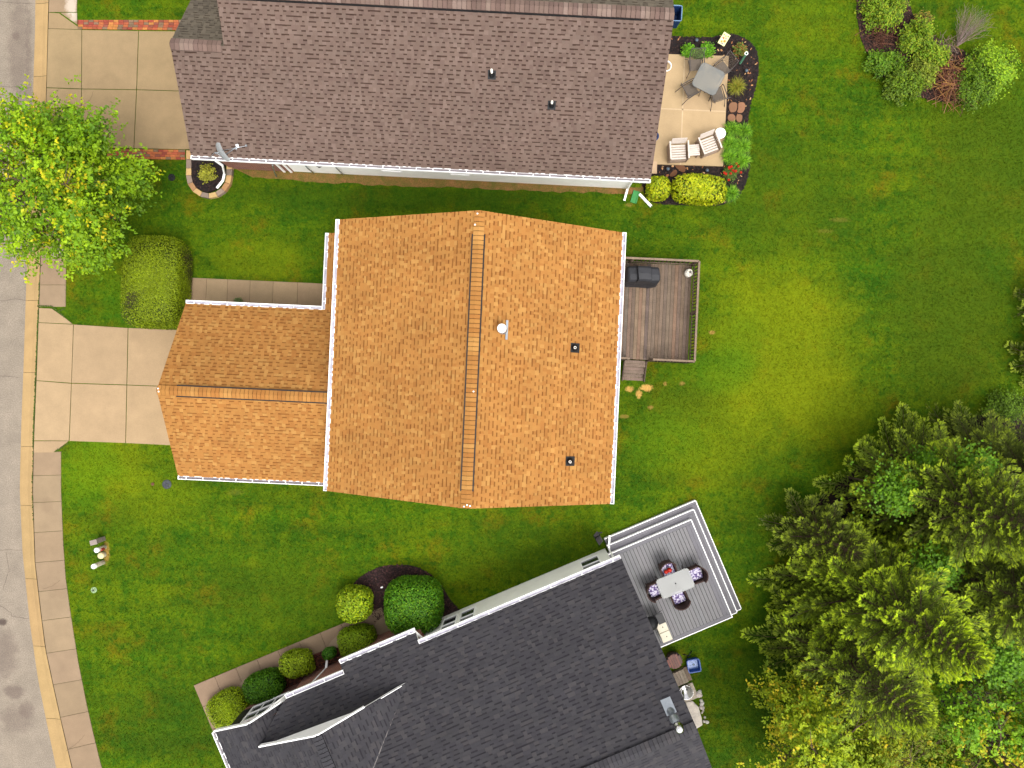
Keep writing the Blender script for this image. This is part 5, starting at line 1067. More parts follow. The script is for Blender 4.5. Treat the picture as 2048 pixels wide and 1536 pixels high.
for i, (px, py) in enumerate(RK):
    r_ = rn.uniform(.05, .12); m = MB(); m.col = jit(lin(206, 196, 186), .2, rn); m.lathe((0, 0, 0), [(r_*.9, 0), (r_, r_*.3), (r_*.7, r_*.65), (.0001, r_*.75)], 7, 1, rn.uniform(.6, 1)); m.sm = [False]*len(m.f); o_ = m.build('rock', M['rock']); x, y, _ = W(px, py); o_.location = (x, y, rn.uniform(0, .03)); o_.rotation_euler = (0, 0, rn.uniform(0, 6)); tag(o_, 'pale grey rock in the strip of rocks along the stone slab', 'rock', 'rocks along the stone slab')
# red coil and pale item in the front bed, little white markers
hz = root('coiled_hose', Frame(*W(642, 1322, .1)[:2], 0, .07), 'dark red coiled hose in the straw bed between two lime shrubs', 'hose'); m = MB(); m.tube([((.18+.012*a)*math.cos(a), (.18+.012*a)*math.sin(a), .02+.006*a) for a in np.linspace(0, 17, 90)], .012, 5); m.build('coil', mk('hose_red', lin(104, 46, 44), .5), hz)
for px, py, lb in ((764, 1174, 'small white marker tag lying in the dark mulch above the round shrub'), (771, 1269, 'small white marker tag lying in the brown bed beside the gutter')):
    m = MB(); m.obox((0, 0, .05), (.05, .03, .008), (0, 0, .4)); o_ = m.build('marker_tag', M['white'], bevel=.004); o_.location = W(px, py); tag(o_, lb, 'tag')
t_ = root('sprinkler_head', Frame(*W(845, 1154, .05)[:2], 0, .02), 'small ring-shaped sprinkler head in the mulch above the big round shrub', 'sprinkler'); m = MB(); m.lathe((0, 0, 0), [(.05, 0), (.055, .05), (.03, .055), (.0001, .04)], 14); m.build('head', M['ugrey'], t_)
# ------------------------------------------------------------ foliage
def lumps(D, rs, n=10, f=3.0):
    s = np.zeros(len(D))
    for _ in range(n): v = rs.randn(3)*f; s += np.sin(D @ v+rs.rand()*6.28)
    return s/n
def leaves(P, N_, size, cols, rs, aspect=.55, jit_=.7, szv=.4):
    """diamond leaves at P facing N_"""
    n = len(P); Nn = N_+jit_*rs.randn(n, 3)*.6; Nn /= np.linalg.norm(Nn, axis=1)[:, None]+1e-9
    T = np.cross(Nn, rs.randn(n, 3)); T /= np.linalg.norm(T, axis=1)[:, None]+1e-9; B_ = np.cross(Nn, T)
    s = (size*(1-szv/2+szv*rs.rand(n)))[:, None]
    V = np.stack([P-T*s, P+B_*s*aspect+T*s*.15, P+T*s, P-B_*s*aspect+T*s*.15], 1); return V.reshape(-1, 3), np.arange(n*4).reshape(n, 4)
def pal(rs, n, cols, wts, v=.25):
    c = np.minimum(np.array(cols)[rs.choice(len(cols), n, p=np.array(wts)/sum(wts))]*1.50*np.array([1.12, 1, .9]), .6); return c*(1-v+2*v*rs.rand(n, 1))
def join(*parts):
    V = []; Fc = []; Cc = []; o = 0
    for v, f, c in parts: V.append(v); Fc.append(f+o); Cc.append(c); o += len(v)
    return np.concatenate(V), np.concatenate(Fc), np.concatenate(Cc)
def clipped(name, px, py, a, b, h, rot, label, cols, wts, seed, e=2.6, leaf=.028, dens=1300, lump=.03, cat='shrub', group=None, core=None, hz=None, zc=None, patch=None, z0=0, jt=.7, out=.0, hpx=None):
    """a clipped shrub: dark twiggy core, leaves standing on and just inside its surface"""
    rs = np.random.RandomState(seed); x0, y0, _ = W(px, py, hpx if hpx is not None else h*.55); fr = Frame(x0, y0, rot, z0); t_ = root(name, fr, label, cat, group)
    zc = h*.45 if zc is None else zc; hz = h-zc
    def surf(D, k=1.0):
        up = D[:, 2] >= 0; rz = np.where(up, hz, zc*1.15); r_ = (np.abs(D[:, 0]/a)**e+np.abs(D[:, 1]/b)**e+np.abs(D[:, 2]/rz)**e)**(-1/e)
        r_ = r_*(1+lump*lumps(D, np.random.RandomState(seed+1))*3); P = D*r_[:, None]*k; P[:, 2] += zc; return P
    area = 2*math.pi*a*b+math.pi*(a+b)*h; n = int(area*dens); D = rs.randn(n, 3); D /= np.linalg.norm(D, axis=1)[:, None]; k = 1.02-.20*rs.rand(n)**1.5+out*rs.rand(n)
    P = surf(D)*1.0; c0 = np.array([0, 0, zc]); P = c0+(P-c0)*k[:, None]; kp = P[:, 2] > .02; P = P[kp]; D = D[kp]; k = k[kp]
    G_ = np.stack([np.sign(D[:, 0])*np.abs(D[:, 0]/a)**(e-1)/a, np.sign(D[:, 1])*np.abs(D[:, 1]/b)**(e-1)/b, np.sign(D[:, 2])*np.abs(D[:, 2]/hz)**(e-1)/hz], 1); G_ /= np.linalg.norm(G_, axis=1)[:, None]+1e-9
    Cc = pal(rs, len(P), cols, wts)
    if patch is not None:
        pc, th_ = patch; q = lumps(P*1.0, np.random.RandomState(seed+5), 12, 3.2)+rs.randn(len(P))*.12; mk_ = q > th_; Cc[mk_] = np.array(pc)*(.7+.6*rs.rand(mk_.sum(), 1))
    V, Fc = leaves(P, G_*1.0, leaf, Cc, rs, jit_=jt)
    # core
    th = np.linspace(0, 2*math.pi, 33)[:-1]; ph = np.linspace(-1.3, 1.57, 14); CV = []
    for p_ in ph:
        for t2 in th: CV.append((math.cos(p_)*math.cos(t2), math.cos(p_)*math.sin(t2), math.sin(p_)))
    CV = surf(np.array(CV)); CV = c0+(CV-c0)*.86; CV[:, 2] = np.maximum(CV[:, 2], .0); CF = [(i*32+j, i*32+(j+1) % 32, (i+1)*32+(j+1) % 32, (i+1)*32+j) for i in range(13) for j in range(32)]
    cc = np.array(core if core is not None else np.array(cols[0])*.30); mesh_np('foliage', *join((V, Fc, Cc), (CV, np.array(CF), np.tile(cc, (len(CF), 1))))[:2], M['leaf'], t_, np.concatenate([Cc, np.tile(cc, (len(CF), 1))]))
    m = MB(); rn = random.Random(seed)
    for k_ in range(4): an = rn.uniform(0, 6.28); m.tube([(0, 0, -.05), (.3*a*math.cos(an), .3*b*math.sin(an), h*.5)], .02, 5)
    m.build('stem', M['bark'], t_); return t_
LIME = [(.23, .29, .006), (.17, .24, .006), (.30, .34, .010), (.10, .17, .005)]; GRN = [(.035, .13, .008), (.05, .16, .010), (.028, .10, .008), (.075, .20, .014)]; DGR = [(.022, .09, .008), (.035, .12, .008), (.016, .065, .006), (.06, .16, .014)]
OLV = [(.085, .135, .012), (.065, .115, .010), (.11, .16, .014), (.05, .09, .01)]
clipped('clipped_hedge', 306, 563, 1.15, 1.80, 1.45, R(-3), 'large clipped oval hedge with brown patches beside the main driveway', [(.145, .21, .005), (.12, .18, .004), (.18, .25, .006), (.08, .13, .004)], (4, 4, 2, 2), 41, e=4.8, leaf=.026, dens=2400, lump=.012, cat='hedge', patch=((.075, .068, .02), .24), hpx=1.0)
clipped('lime_hedge', 1397, 378, 1.08, .56, .95, R(-2), 'long lime green hedge clipped to a rounded block, below the beige patio', LIME, (4, 3, 3, 1), 42, e=3.8, leaf=.055, dens=650, lump=.04, cat='hedge')
clipped('round_shrub', 1317, 377, .46, .48, .8, 0, 'round lime green shrub left of the long lime hedge', LIME, (4, 3, 3, 2), 43, e=2.9, leaf=.055, dens=620, lump=.05)
clipped('round_shrub', 707, 1209, .70, .68, 1.25, 0, 'round lime green shrub standing at the outer edge of the grey house walk', [(.15, .23, .006), (.10, .18, .005), (.21, .29, .008)], (3, 3, 2), 44, e=2.8, leaf=.055, dens=620, lump=.05, hpx=.8)
clipped('round_shrub', 826, 1214, 1.13, 1.10, 1.8, 0, 'very large round deep green clipped shrub in the dark mulch bed', [(.04, .135, .004), (.06, .165, .005), (.025, .09, .003), (.09, .20, .006)], (4, 3, 3, 2), 45, e=3.0, leaf=.042, dens=1100, lump=.02, hpx=1.1)
clipped('oval_shrub', 715, 1284, .75, .60, 1.1, R(8), 'oval yellow-green shrub against the raised gutter, right of the small green one', [(.12, .205, .004), (.09, .165, .003), (.16, .25, .006)], (4, 3, 2), 46, e=3.2, leaf=.034, dens=1300, lump=.04)
clipped('small_shrub', 658, 1307, .28, .22, .5, R(15), 'tiny deep green shrub between the two lime shrubs in the front bed', GRN, (3, 3, 2, 1), 47, leaf=.035, dens=1400, lump=.05)
clipped('oval_shrub', 594, 1327, .64, .50, 1.0, R(8), 'bumpy yellow-green shrub left of the coiled red hose', [(.14, .215, .005), (.10, .165, .004), (.18, .26, .006)], (4, 3, 2), 48, e=2.8, leaf=.045, dens=850, lump=.09)
clipped('oval_shrub', 527, 1373, .80, .56, 1.05, R(17), 'oval dark green clipped shrub in front of the brick bay window', [(.04, .125, .004), (.06, .155, .005), (.022, .08, .003)], (4, 3, 2), 49, e=3.2, leaf=.038, dens=1100, lump=.03)
clipped('creeping_juniper', 456, 1418, .82, .72, .6, R(30), 'flat feathery lime juniper at the corner of the front walk', [(.16, .24, .004), (.12, .20, .003), (.21, .30, .005)], (4, 3, 2), 50, e=3.2, leaf=.03, dens=1900, lump=.03, jt=1.2)
# fine-bladed clumps
def clump(name, px, py, r_, h, n, cols, label, seed, wb=.010, cat='plant', group=None, arch=1.0, z=.03):
    rs = np.random.RandomState(seed); fr = Frame(*W(px, py, h*.5)[:2], 0, z); t_ = root(name, fr, label, cat, group)
    az = rs.rand(n)*6.283; L_ = r_*(.35+.75*rs.rand(n)); hh = h*(.6+.5*rs.rand(n))*(1.15-.5*L_/r_); segs = 5; V = np.zeros((n, segs+1, 2, 3)); bx_ = rs.randn(n, 2)*r_*.10
    curl = rs.randn(n)*.25
    for k in range(segs+1):
        t2 = k/segs; rad = L_*t2; z_ = hh*(np.sin(t2*math.pi*.62)*1.08-(.22*arch)*t2**3); a2 = az+curl*t2; w__ = wb*(1-t2**2*.9)*(.7+.5*rs.rand(1))
        for s_, sg in ((0, -1), (1, 1)):
            V[:, k, s_, 0] = bx_[:, 0]+rad*np.cos(a2)-sg*w__*np.sin(a2); V[:, k, s_, 1] = bx_[:, 1]+rad*np.sin(a2)+sg*w__*np.cos(a2); V[:, k, s_, 2] = z_
    base = (np.arange(n)*(segs+1)*2)[:, None]; Fc = np.concatenate([base+np.array([[k*2, k*2+1, k*2+3, k*2+2]]) for k in range(segs)], 0)
    c = pal(rs, n, cols, [1]*len(cols)); mesh_np('leaves', V.reshape(-1, 3), Fc, M['leaf'], t_, np.tile(c, (segs, 1))); return t_
LILY = [(.07, .19, .008), (.10, .24, .01), (.14, .30, .014), (.05, .14, .006)]
DL = 'daylily clumps beside the patio'
for i, (px, py, r_, lb) in enumerate(((1463, 258, .34, 'bright green daylily clump just below the flagstones, patio side'), (1488, 262, .34, 'bright green daylily clump just below the flagstones, lawn side'), (1461, 288, .36, 'bright green daylily clump beside the round white stand'), (1486, 292, .34, 'bright green daylily clump at the lawn edge, middle of the row'), (1459, 314, .34, 'bright green daylily clump at the patio edge above the red flowers'), (1484, 322, .38, 'bright green daylily clump at the lawn edge, right of the red flowers'), (1463, 387, .36, 'lone daylily clump at the right end of the long lime hedge'))):
    clump('daylily', px, py, r_*1.12, .42, 420, LILY, lb, 60+i, wb=.011, group=DL if i < 6 else None)
clump('ornamental_grass', 1474, 173, .42, .4, 380, [(.18, .20, .02), (.12, .17, .015), (.24, .24, .03), (.16, .14, .03)], 'spiky yellow-green grass clump in the mulch right of the patio', 70, wb=.007, arch=1.6)
def loose(name, px, py, rx_, ry_, h, cols, wts, label, seed, n=2500, leaf=.04, cat='shrub', group=None, ntw=60, flowers=None, zb=.1, rot=0, aspect=.55, z0=0, stemcol='bark', hpx=None):
    """loose shrub: leaf clusters at the ends of radiating twigs"""
    rs = np.random.RandomState(seed); fr = Frame(*W(px, py, h*.6 if hpx is None else hpx)[:2], rot, z0); t_ = root(name, fr, label, cat, group)
    D = rs.randn(ntw, 3); D[:, 2] = np.abs(D[:, 2])*.9+.1; D /= np.linalg.norm(D, axis=1)[:, None]; rr = (.55+.5*rs.rand(ntw))[:, None]; T = D*rr*np.array([rx_, ry_, h-zb]); T[:, 2] += zb
    m = MB(); 
    for p in T: m.tube([(0, 0, 0), (p[0]*.45, p[1]*.45, p[2]*.6), tuple(p)], [.012+.01*h, .008, .004], 4, cap=False)
    m.build('stem', M[stemcol], t_)
    per = n//ntw; P = np.repeat(T, per, 0); s_ = rs.rand(len(P))**.7; P = P*(1-.45*s_)[:, None]+rs.randn(len(P), 3)*np.array([.11, .11, .07])*min(rx_, ry_)*1.3; P[:, 2] = np.maximum(P[:, 2], .03)
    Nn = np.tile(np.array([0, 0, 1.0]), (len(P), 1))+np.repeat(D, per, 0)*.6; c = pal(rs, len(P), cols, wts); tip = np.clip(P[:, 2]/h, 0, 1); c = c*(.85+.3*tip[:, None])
    V, Fc = leaves(P, Nn, leaf, c, rs, aspect=aspect); mesh_np('foliage', V, Fc, M['leaf'], t_, c)
    if flowers:
        nf, fc, fs = flowers; rn = random.Random(seed)
        for i in range(nf):
            p = T[rn.randrange(ntw)]*rn.uniform(.8, 1.05); m = MB(); m.col = jit(fc, .25, rn)
            for q_ in range(3):
                for k in range(5): a = k*1.257+q_*.4; ca, sa = math.cos(a), math.sin(a); r2 = fs*(1-.25*q_); z_ = .02+.012*q_; m.poly([(0, 0, z_-.01), (r2*ca-r2*.5*sa, r2*sa+r2*.5*ca, z_), (r2*1.1*ca, r2*1.1*sa, z_+.01), (r2*ca+r2*.5*sa, r2*sa-r2*.5*ca, z_)])
            o_ = m.build('flower', M['leaf'], t_); o_.location = (p[0], p[1], max(p[2], h*.5)+.04)
    return t_
HG_ = [(.07, .22, .006), (.05, .16, .005), (.12, .28, .010)]
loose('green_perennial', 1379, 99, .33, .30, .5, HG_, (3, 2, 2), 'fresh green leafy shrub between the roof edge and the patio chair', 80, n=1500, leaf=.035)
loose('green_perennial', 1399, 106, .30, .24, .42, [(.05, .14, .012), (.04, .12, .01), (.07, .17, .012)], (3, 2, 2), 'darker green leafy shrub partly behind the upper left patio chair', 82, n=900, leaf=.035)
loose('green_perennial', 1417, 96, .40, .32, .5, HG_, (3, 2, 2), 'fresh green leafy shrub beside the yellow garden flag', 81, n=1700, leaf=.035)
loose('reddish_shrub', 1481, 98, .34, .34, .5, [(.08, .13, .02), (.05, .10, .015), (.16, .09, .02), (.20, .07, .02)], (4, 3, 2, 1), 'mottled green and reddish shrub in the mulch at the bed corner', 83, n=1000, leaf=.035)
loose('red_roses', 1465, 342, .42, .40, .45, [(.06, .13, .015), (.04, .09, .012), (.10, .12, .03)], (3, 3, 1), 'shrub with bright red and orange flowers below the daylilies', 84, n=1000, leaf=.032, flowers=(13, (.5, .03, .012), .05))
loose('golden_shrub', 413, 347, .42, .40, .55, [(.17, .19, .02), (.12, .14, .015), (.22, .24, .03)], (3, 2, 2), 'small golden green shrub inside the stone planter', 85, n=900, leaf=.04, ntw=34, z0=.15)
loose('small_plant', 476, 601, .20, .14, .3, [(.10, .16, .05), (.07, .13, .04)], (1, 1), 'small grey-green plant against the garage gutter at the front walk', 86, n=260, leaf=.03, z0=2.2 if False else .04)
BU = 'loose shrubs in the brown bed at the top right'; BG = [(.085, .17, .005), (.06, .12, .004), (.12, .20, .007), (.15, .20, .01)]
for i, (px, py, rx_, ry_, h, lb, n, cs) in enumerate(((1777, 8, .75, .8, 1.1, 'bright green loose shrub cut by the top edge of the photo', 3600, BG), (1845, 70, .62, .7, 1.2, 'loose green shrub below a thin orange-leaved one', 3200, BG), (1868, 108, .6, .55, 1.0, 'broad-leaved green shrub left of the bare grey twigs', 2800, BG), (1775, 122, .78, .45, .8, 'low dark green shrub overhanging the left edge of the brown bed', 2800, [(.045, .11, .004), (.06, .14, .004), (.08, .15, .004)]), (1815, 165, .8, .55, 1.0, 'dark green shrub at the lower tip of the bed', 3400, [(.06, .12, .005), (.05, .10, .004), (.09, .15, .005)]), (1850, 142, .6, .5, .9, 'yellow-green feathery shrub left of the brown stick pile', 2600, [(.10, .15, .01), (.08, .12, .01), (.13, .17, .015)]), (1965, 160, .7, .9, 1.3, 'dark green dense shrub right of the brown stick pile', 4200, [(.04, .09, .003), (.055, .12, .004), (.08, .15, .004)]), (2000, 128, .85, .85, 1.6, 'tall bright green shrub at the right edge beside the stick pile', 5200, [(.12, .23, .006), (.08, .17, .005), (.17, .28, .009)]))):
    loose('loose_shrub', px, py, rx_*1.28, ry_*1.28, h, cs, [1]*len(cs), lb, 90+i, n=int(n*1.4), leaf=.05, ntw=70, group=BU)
loose('orange_shrub', 1853, 32, .45, .4, .9, [(.20, .15, .02), (.14, .12, .02), (.12, .14, .02)], (1, 1, 1), 'sparse shrub with orange-brown leaves at the top right bed', 99, n=420, leaf=.04, ntw=40)
# brush pile and bare shrub
def sticks(name, px, py, label, n, r_, h, cols, seed, fan=None):
    rn = random.Random(seed); fr = Frame(*W(px, py, .2)[:2], 0, .03); t_ = root(name, fr, label, 'branches'); m = MB()
    for i in range(n):
        m.col = jit(rn.choice(cols), .25, rn)
        if fan is None:
            a = rn.uniform(0, 6.28); c = Vector((rn.gauss(0, r_*.38), rn.gauss(0, r_*.38), rn.uniform(.03, h))); L_ = rn.uniform(.25, .7)*r_; d = Vector((math.cos(a), math.sin(a), rn.uniform(-.2, .3)))*L_
            p0 = c-d; p1 = c+d; p0.z = max(p0.z, .01); p1.z = max(p1.z, .02); md = (p0+p1)/2+Vector((rn.uniform(-.06, .06), rn.uniform(-.06, .06), rn.uniform(0, .06))); m.tube([p0, md, p1], [.012, .009, .004], 4, cap=False)
        else:
            a = fan[0]+rn.uniform(-fan[1], fan[1]); p = Vector((0, 0, .1)); pts = [p.copy()]; el = rn.uniform(.2, .7)
            for k in range(5): p = p+Vector((math.cos(a), math.sin(a), el))*r_*rn.uniform(.17, .26); a += rn.uniform(-.18, .18); pts.append(p.copy())
            m.tube(pts, [.010, .008, .006, .005, .004, .003], 4, cap=False)
            for k in range(2, 6):
                for s_ in (-1, 1): q = pts[k]; b = a+s_*rn.uniform(.3, .7); m.tube([q, q+Vector((math.cos(b), math.sin(b), .3))*r_*.22], [.004, .002], 3, cap=False)
    m.build('twigs', M['vc'], t_)
sticks('brush_pile', 1908, 165, 'pile of brown cut branches between two green shrubs', 330, .95, .45, [lin(140, 84, 60), lin(112, 66, 48), lin(170, 120, 90), lin(96, 62, 50), lin(176, 130, 70)], 1)
sticks('brush_pile', 1893, 98, 'small grey heap of dead stems below the bare fan-shaped shrub', 90, .55, .3, [lin(150, 128, 112), lin(120, 98, 84)], 2)
sticks('bare_shrub', 1915, 92, 'bare grey shrub with fan-shaped leafless twigs on the lawn', 44, 1.05, .9, [lin(168, 148, 136), lin(150, 128, 116)], 3, fan=(R(62), .55))
sticks('brush_pile', 1765, 65, 'thin dry stems on the brown bed left of the green shrubs', 70, .75, .25, [lin(120, 76, 56), lin(96, 60, 44)], 4)
# ------------------------------------------------------------ trees
def deciduous(name, wx, wy, zb, zt, rx_, ry_, label, cols, wts, seed, ntw=2400, per=14, leaf=.055, cat='tree', spiky=.22, tipcols=None, tipw=.35, lean=(0, 0), tr=.12, aspect=.6, twl=.55, group=None, yb=(0, 0)):
    rs = np.random.RandomState(seed); rn = random.Random(seed); t_ = root(name, Frame(wx, wy, 0), label, cat, group); zc = (zb+zt)/2; hz = (zt-zb)/2
    m = MB(); m.tube([(0, 0, -.1), (lean[0]*.3, lean[1]*.3, zb*.8), (lean[0]*.7, lean[1]*.7, zc), (lean[0], lean[1], zt-.5)], [tr, tr*.8, tr*.5, .02], 9); m.build('trunk', M['bark'], t_)
    NB = 16; nodes = []; m = MB()
    for i in range(NB):
        a = i*2.4+rn.uniform(-.3, .3); z_ = zb*.8+(zt-zb)*.8*i/NB; f = 1-abs((z_-zc)/hz)**2*.5; e_ = Vector((rx_*.75*f*math.cos(a)+lean[0], ry_*.75*f*math.sin(a)+lean[1], min(z_+hz*.55, zt-.3))); s_ = Vector((lean[0]*.4, lean[1]*.4, z_)); md = s_.lerp(e_, .5)+Vector((0, 0, .15)); m.tube([s_, md, e_], [tr*.4, tr*.25, .015], 6, cap=False)
        for k in range(7):
            t2 = rn.uniform(.3, 1); p = s_.lerp(e_, t2); b = a+rn.uniform(-1.3, 1.3); q = p+Vector((math.cos(b), math.sin(b), rn.uniform(.1, .7)))*rn.uniform(.4, .9); m.tube([p, q], [.018, .006], 4, cap=False)
    m.build('branches', M['bark'], t_)
    D = rs.randn(ntw, 3); D /= np.linalg.norm(D, axis=1)[:, None]; D[:, 2] = np.where(D[:, 2] < -.5, -D[:, 2], D[:, 2])
    # hierarchical lobes: boughs of foliage with gaps between them
    nl = 38; LD = rs.randn(nl, 3); LD[:, 2] = LD[:, 2]*.8+.15; LD /= np.linalg.norm(LD, axis=1)[:, None]; LR = 1-spiky+2*spiky*rs.rand(nl); LC = LD*(LR*.74)[:, None]; w_ = rs.randint(0, nl, ntw)
    Q = LC[w_]+rs.randn(ntw, 3)*np.array([.14, .14, .10])*(.8+.6*rs.rand(ntw))[:, None]; 
    P = Q*np.array([rx_, ry_, hz]); outw = P/np.linalg.norm(P, axis=1)[:, None]; ax_ = outw*.8+rs.randn(ntw, 3)*.45+np.array([0, 0, .15]); ax_ /= np.linalg.norm(ax_, axis=1)[:, None]
    P[:, 2] += zc; P[:, 0] += lean[0]*P[:, 2]/zt; P[:, 1] += lean[1]*P[:, 2]/zt; kp = P[:, 2] > .5; P = P[kp]; ax_ = ax_[kp]; n = len(P)
    s_ = rs.rand(n, per); side = np.cross(ax_, np.array([0, 0, 1.0])); side /= np.linalg.norm(side, axis=1)[:, None]+1e-6
    L3 = P[:, None, :]+ax_[:, None, :]*(s_[..., None]*twl)+side[:, None, :]*((rs.rand(n, per, 1)-.5)*twl*.62*(1.1-s_[..., None]*.7))+rs.randn(n, per, 3)*.03; L3 = L3.reshape(-1, 3)
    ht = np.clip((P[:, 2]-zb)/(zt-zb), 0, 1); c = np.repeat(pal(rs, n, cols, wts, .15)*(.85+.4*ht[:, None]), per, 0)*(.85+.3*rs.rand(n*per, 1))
    yl = lumps(P*.55, np.random.RandomState(seed+3), 8, 2.0)*1.6+ht*.8+rs.randn(n)*.35+yb[0]*P[:, 0]/rx_+yb[1]*P[:, 1]/ry_
    tip = (s_.reshape(-1) > .35) & np.repeat(yl > np.quantile(yl, 1-tipw), per)
    if tipcols is not None: c[tip] = pal(rs, tip.sum(), tipcols, [1]*len(tipcols), .2)
    Nn = np.tile(np.array([0, 0, 1.0]), (len(L3), 1))+np.repeat(ax_, per, 0)*.5; V, Fc = leaves(L3, Nn, leaf, c, rs, aspect=aspect, jit_=.8); mesh_np('crown', V, Fc, M['leaf'], t_, c); return t_
MC = [(.105, .20, .003), (.078, .165, .003), (.145, .25, .004), (.045, .11, .003)]; MT = [(.28, .32, .005), (.22, .29, .004), (.34, .30, .008), (.18, .26, .003)]
mx, my, _ = W(132, 366, 4.4)
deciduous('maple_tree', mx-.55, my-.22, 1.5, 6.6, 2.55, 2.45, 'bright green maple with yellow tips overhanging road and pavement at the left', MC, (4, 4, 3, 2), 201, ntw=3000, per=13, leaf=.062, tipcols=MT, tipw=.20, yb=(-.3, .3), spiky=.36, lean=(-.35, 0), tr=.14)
def conifer(wx, wy, H, Rm, label, seed, cols, name='spruce_tree', group=None, dens=1.0, zlow=.6, topup=1.0):
    rs = np.random.RandomState(seed); rn = random.Random(seed); t_ = root(name, Frame(wx, wy, 0), label, 'conifer', group)
    m = MB(); m.tube([(0, 0, -.1), (0, 0, H*.5), (0, 0, H-.1)], [.17, .10, .012], 8); m.build('trunk', M['bark'], t_)
    m = MB(); seg_p = []; seg_d = []; seg_l = []; seg_c = []; seg_w = []; z = zlow; a0 = 0
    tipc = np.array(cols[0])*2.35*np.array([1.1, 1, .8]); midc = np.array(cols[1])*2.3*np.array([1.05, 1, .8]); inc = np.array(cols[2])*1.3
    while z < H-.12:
        f = 1-(z-zlow)/(H-zlow); nb = 6 if f < .2 else 8; a0 += 1.1
        for b in range(nb):
            az = a0+b*2*math.pi/nb+rn.uniform(-.28, .28); L_ = (Rm*f**.82+.30)*rn.uniform(.78, 1.12); el = R(62*(1-f)**2.2+2-14*f+rn.uniform(-6, 6)); brt = rn.uniform(.75, 1.25)
            d = Vector((math.cos(az)*math.cos(el), math.sin(az)*math.cos(el), math.sin(el))); s0 = Vector((0, 0, z)); pts = [s0+d*L_*t2+Vector((0, 0, (.10*t2*t2-.12*t2*f)*L_)) for t2 in (0, .33, .66, 1)]
            m.tube(pts, [.028*f+.01, .02*f+.007, .012, .004], 4, cap=False)
            sd_ = Vector((-d.y, d.x, 0)).normalized(); st = .12/dens; n = int(L_*.85/st)
            for i in range(n):
                t2 = .15+.85*(i+rn.random()*.6)/n; p = s0+d*L_*t2+Vector((0, 0, (.10*t2*t2-.12*t2*f)*L_))
                for sg in (-1, 1):
                    tl = (.12+.42*L_*(1-t2)**.9*min(1, t2*2.5)*.8)*rn.uniform(.7, 1.2); td = (d*rn.uniform(.75, 1.0)+sd_*sg*rn.uniform(.55, .85)+Vector((0, 0, rn.uniform(-.1, .22)))).normalized(); ns = max(2, int(tl/.10*dens))
                    for k in range(ns):
                        u_ = (k+rn.random())/ns; q = p+td*tl*u_; out = .45*t2+.55*u_*t2; s2 = (rn.choice((-1, 1))*rn.uniform(.35, .75)); ps_ = Vector((-td.y, td.x, 0)); dd = (td+ps_*s2+Vector((0, 0, rn.uniform(-.05, .3)))).normalized()
                        seg_p.append(tuple(q)); seg_d.append(tuple(dd)); seg_l.append(rn.uniform(.12, .21)*(1.15-.3*u_)); seg_c.append((out, brt)); 
                    q = p+td*tl; seg_p.append(tuple(q-td*.05)); seg_d.append(tuple(td)); seg_l.append(rn.uniform(.12, .19)); seg_c.append((min(1, t2+.25), brt*1.1))
            q = s0+d*L_; 
            for k in range(5): dd = (d+sd_*rn.uniform(-.5, .5)+Vector((0, 0, rn.uniform(0, .4)))).normalized(); seg_p.append(tuple(pts[3]-d*.05)); seg_d.append(tuple(dd)); seg_l.append(.18); seg_c.append((1.0, brt*1.2))
        z += (.26+.16*f)/dens**.5
    m.build('branches', M['bark'], t_)
    P = np.array(seg_p); D = np.array(seg_d); L_ = np.array(seg_l)[:, None]; oc = np.array(seg_c); o = np.clip(oc[:, :1], 0, 1)
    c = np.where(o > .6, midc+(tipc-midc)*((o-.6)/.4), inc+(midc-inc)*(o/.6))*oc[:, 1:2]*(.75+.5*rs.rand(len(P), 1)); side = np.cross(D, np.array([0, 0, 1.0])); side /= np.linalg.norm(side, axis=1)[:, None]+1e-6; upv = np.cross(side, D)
    w_ = .030; parts = []
    for vv in (side, upv*.8+side*.3):
        V = np.stack([P-vv*w_*.5, P+D*L_*.55-vv*w_*.9, P+D*L_, P+D*L_*.55+vv*w_*.9], 1).reshape(-1, 3); parts.append((V, np.arange(len(P)*4).reshape(-1, 4), c))
    # short needles fanning off each shoot
    for k in range(2):
        s_ = (.35+.45*rs.rand(len(P), 1)); sg = np.where(rs.rand(len(P), 1) < .5, -1, 1); B0 = P+D*L_*s_; nd = D*.75+side*sg*.8; V = np.stack([B0-D*.008, B0+nd*.03-D*.006, B0+nd*.055, B0+nd*.03+D*.012], 1).reshape(-1, 3); parts.append((V, np.arange(len(P)*4).reshape(-1, 4), c*1.1))
    V, Fc, Cc = join(*parts); mesh_np('crown', V, Fc, M['leaf'], t_, Cc); return len(P)
CG = 'tall conifers at the right'
SP = [(.135, .185, .012), (.070, .105, .010), (.050, .046, .016)]; SP2 = [(.11, .15, .014), (.060, .085, .012), (.055, .045, .018)]; SP3 = [(.17, .23, .012), (.085, .13, .010), (.05, .05, .014)]
k_ = (CAMH-9)/F
nn_ = []
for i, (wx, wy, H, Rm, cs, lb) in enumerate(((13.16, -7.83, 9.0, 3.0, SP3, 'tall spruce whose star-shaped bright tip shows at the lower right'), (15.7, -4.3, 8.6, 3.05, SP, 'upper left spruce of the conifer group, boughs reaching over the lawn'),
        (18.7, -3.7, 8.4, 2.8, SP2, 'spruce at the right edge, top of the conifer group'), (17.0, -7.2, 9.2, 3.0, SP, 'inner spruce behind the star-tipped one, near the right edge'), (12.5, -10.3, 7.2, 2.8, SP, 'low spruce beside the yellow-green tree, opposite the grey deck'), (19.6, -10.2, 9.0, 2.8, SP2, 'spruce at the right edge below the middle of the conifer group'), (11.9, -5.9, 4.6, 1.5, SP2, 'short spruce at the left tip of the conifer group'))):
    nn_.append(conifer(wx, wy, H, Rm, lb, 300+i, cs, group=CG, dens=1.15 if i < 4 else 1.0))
print('shoots', nn_)
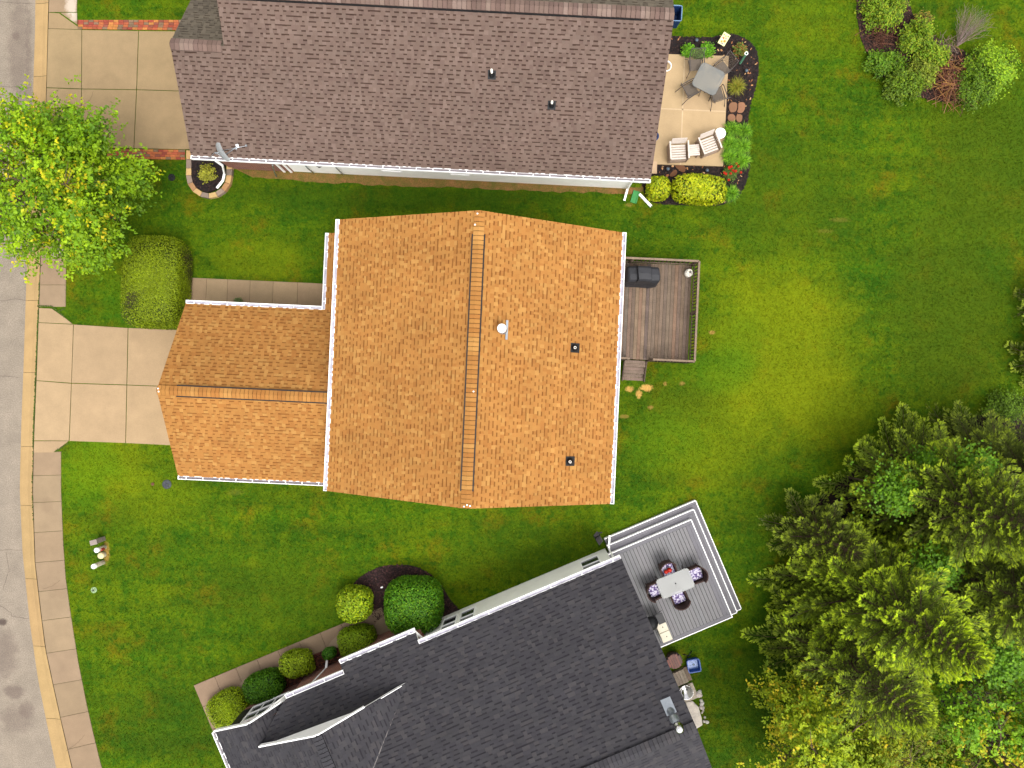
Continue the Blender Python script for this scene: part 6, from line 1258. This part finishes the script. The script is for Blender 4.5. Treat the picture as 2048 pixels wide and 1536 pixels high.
YG = [(.17, .24, .006), (.12, .19, .005), (.22, .28, .008), (.08, .14, .004)]; YT = [(.30, .32, .010), (.25, .29, .010), (.34, .29, .014)]
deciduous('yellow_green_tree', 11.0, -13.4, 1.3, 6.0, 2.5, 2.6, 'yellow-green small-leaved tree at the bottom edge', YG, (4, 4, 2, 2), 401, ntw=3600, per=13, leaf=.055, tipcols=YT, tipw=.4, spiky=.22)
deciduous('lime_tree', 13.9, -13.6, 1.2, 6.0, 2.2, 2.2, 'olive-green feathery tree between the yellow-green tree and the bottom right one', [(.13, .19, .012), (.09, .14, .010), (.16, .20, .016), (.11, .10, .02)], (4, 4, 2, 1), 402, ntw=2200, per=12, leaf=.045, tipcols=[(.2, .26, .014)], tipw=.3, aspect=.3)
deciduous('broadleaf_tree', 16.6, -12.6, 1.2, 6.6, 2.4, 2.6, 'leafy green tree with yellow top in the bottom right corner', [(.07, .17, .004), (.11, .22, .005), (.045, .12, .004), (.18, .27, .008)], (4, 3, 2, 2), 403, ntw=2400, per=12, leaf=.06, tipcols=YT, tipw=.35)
# heart-leaved saplings growing up between the conifers
for i, (px, py, h, r_, lb) in enumerate(((1805, 985, 4.4, .85, 'round-leaved green sapling between the two left spruces'), (1960, 935, 5.0, .6, 'round-leaved green sapling among the upper right spruce boughs'), (1885, 1140, 5.0, .75, 'round-leaved green sapling in the dark gap right of the star-tipped spruce'), (1858, 925, 3.6, .45, 'small round-leaved sapling in the gap of the upper spruce'), (2015, 1330, 5.4, 1.0, 'green leafy sapling at the right edge below the spruces'))):
    rs = np.random.RandomState(500+i); x, y, _ = W(px, py, h); t_ = root('broadleaf_sapling', Frame(x, y, 0), lb, 'sapling', 'round-leaved saplings among the conifers'); m = MB(); m.tube([(0, 0, 0), (.1, .05, h*.6), (0, 0, h)], [.05, .03, .01], 6); m.build('stem', M['bark'], t_)
    n = int(900*r_/.7); P = rs.randn(n, 3)*np.array([r_*.5, r_*.5, .5]); P[:, 2] = h+.3-np.abs(P[:, 2])-(P[:, 0]**2+P[:, 1]**2)*.5; c = pal(rs, n, [(.07, .17, .006), (.10, .22, .008), (.045, .12, .005)], (3, 2, 2)); V, Fc = leaves(P, np.tile(np.array([0, 0, 1.0]), (n, 1)), .055, c, rs, aspect=.85, jit_=.5); mesh_np('foliage', V, Fc, M['leaf'], t_, c)
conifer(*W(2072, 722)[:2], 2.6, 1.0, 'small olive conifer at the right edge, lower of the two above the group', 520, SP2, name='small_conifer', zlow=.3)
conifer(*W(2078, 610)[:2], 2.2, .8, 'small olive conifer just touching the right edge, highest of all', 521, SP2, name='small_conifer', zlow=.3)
loose('edge_shrub', 2035, 815, 1.1, .75, 1.3, [(.07, .14, .006), (.09, .18, .007), (.05, .10, .004)], (1, 1, 1), 'fresh green small-leaved bush beside the dark soil above the conifers', 512, n=3800, leaf=.04, hpx=1)
# ------------------------------------------------------------ grass blades over the open lawn
def grass(n, seed):
    rs = np.random.RandomState(seed); X = np.empty((n, 2)); X[:, 0] = rs.uniform(-20.5, 24, n); X[:, 1] = rs.uniform(-18.5, 18.5, n)
    keep = np.ones(n, bool)
    lawnedge = [W(ix(walkR, y)+.6, y)[:2] for y in range(-400, 1900, 30)]
    inl = inside(X+rs.randn(n, 2)*.025, lawnedge+[(40, -30), (40, 30)]) ; keep &= inl
    XJ = X+rs.randn(n, 2)*.022
    for p in EXCL: keep &= ~inside(XJ, p)
    for fr, r_ in ((FA, (-4.5, 4.5, -4.3, 4.3)), (FA, (-10.7, -4.5, -4.4, 1.4)), (FB, (-16.5, -.4, .5, 9)), (FG, (-15, -.3, -10, -.3))):
        keep &= ~inside(X, [fr.G(x, y)[:2] for x, y in ((r_[0], r_[2]), (r_[1], r_[2]), (r_[1], r_[3]), (r_[0], r_[3]))])
    X = X[keep]; n = len(X)
    a = rs.rand(n)*6.283; h = .025+.045*rs.rand(n); wd_ = .006+.008*rs.rand(n); ln = h*(.5+1.3*rs.rand(n)); b = rs.rand(n)*6.283
    V = np.zeros((n, 3, 3)); ca, sa = np.cos(a)*wd_, np.sin(a)*wd_
    V[:, 0, 0] = X[:, 0]-ca; V[:, 0, 1] = X[:, 1]-sa; V[:, 1, 0] = X[:, 0]+ca; V[:, 1, 1] = X[:, 1]+sa
    V[:, 2, 0] = X[:, 0]+np.cos(b)*ln; V[:, 2, 1] = X[:, 1]+np.sin(b)*ln; V[:, 2, 2] = h
    V[:, :2, 2] = .002
    c = (.75+.9*rs.rand(n, 1))*np.ones((1, 3)); c[:, 0] *= .85+.4*rs.rand(n)
    return mesh_np('grass', V.reshape(-1, 3), np.arange(n*3).reshape(n, 3), M['blade'], None, c)
tag(grass(900000, 1), 'mown green grass blades covering the lawn', 'grass', kind='stuff')
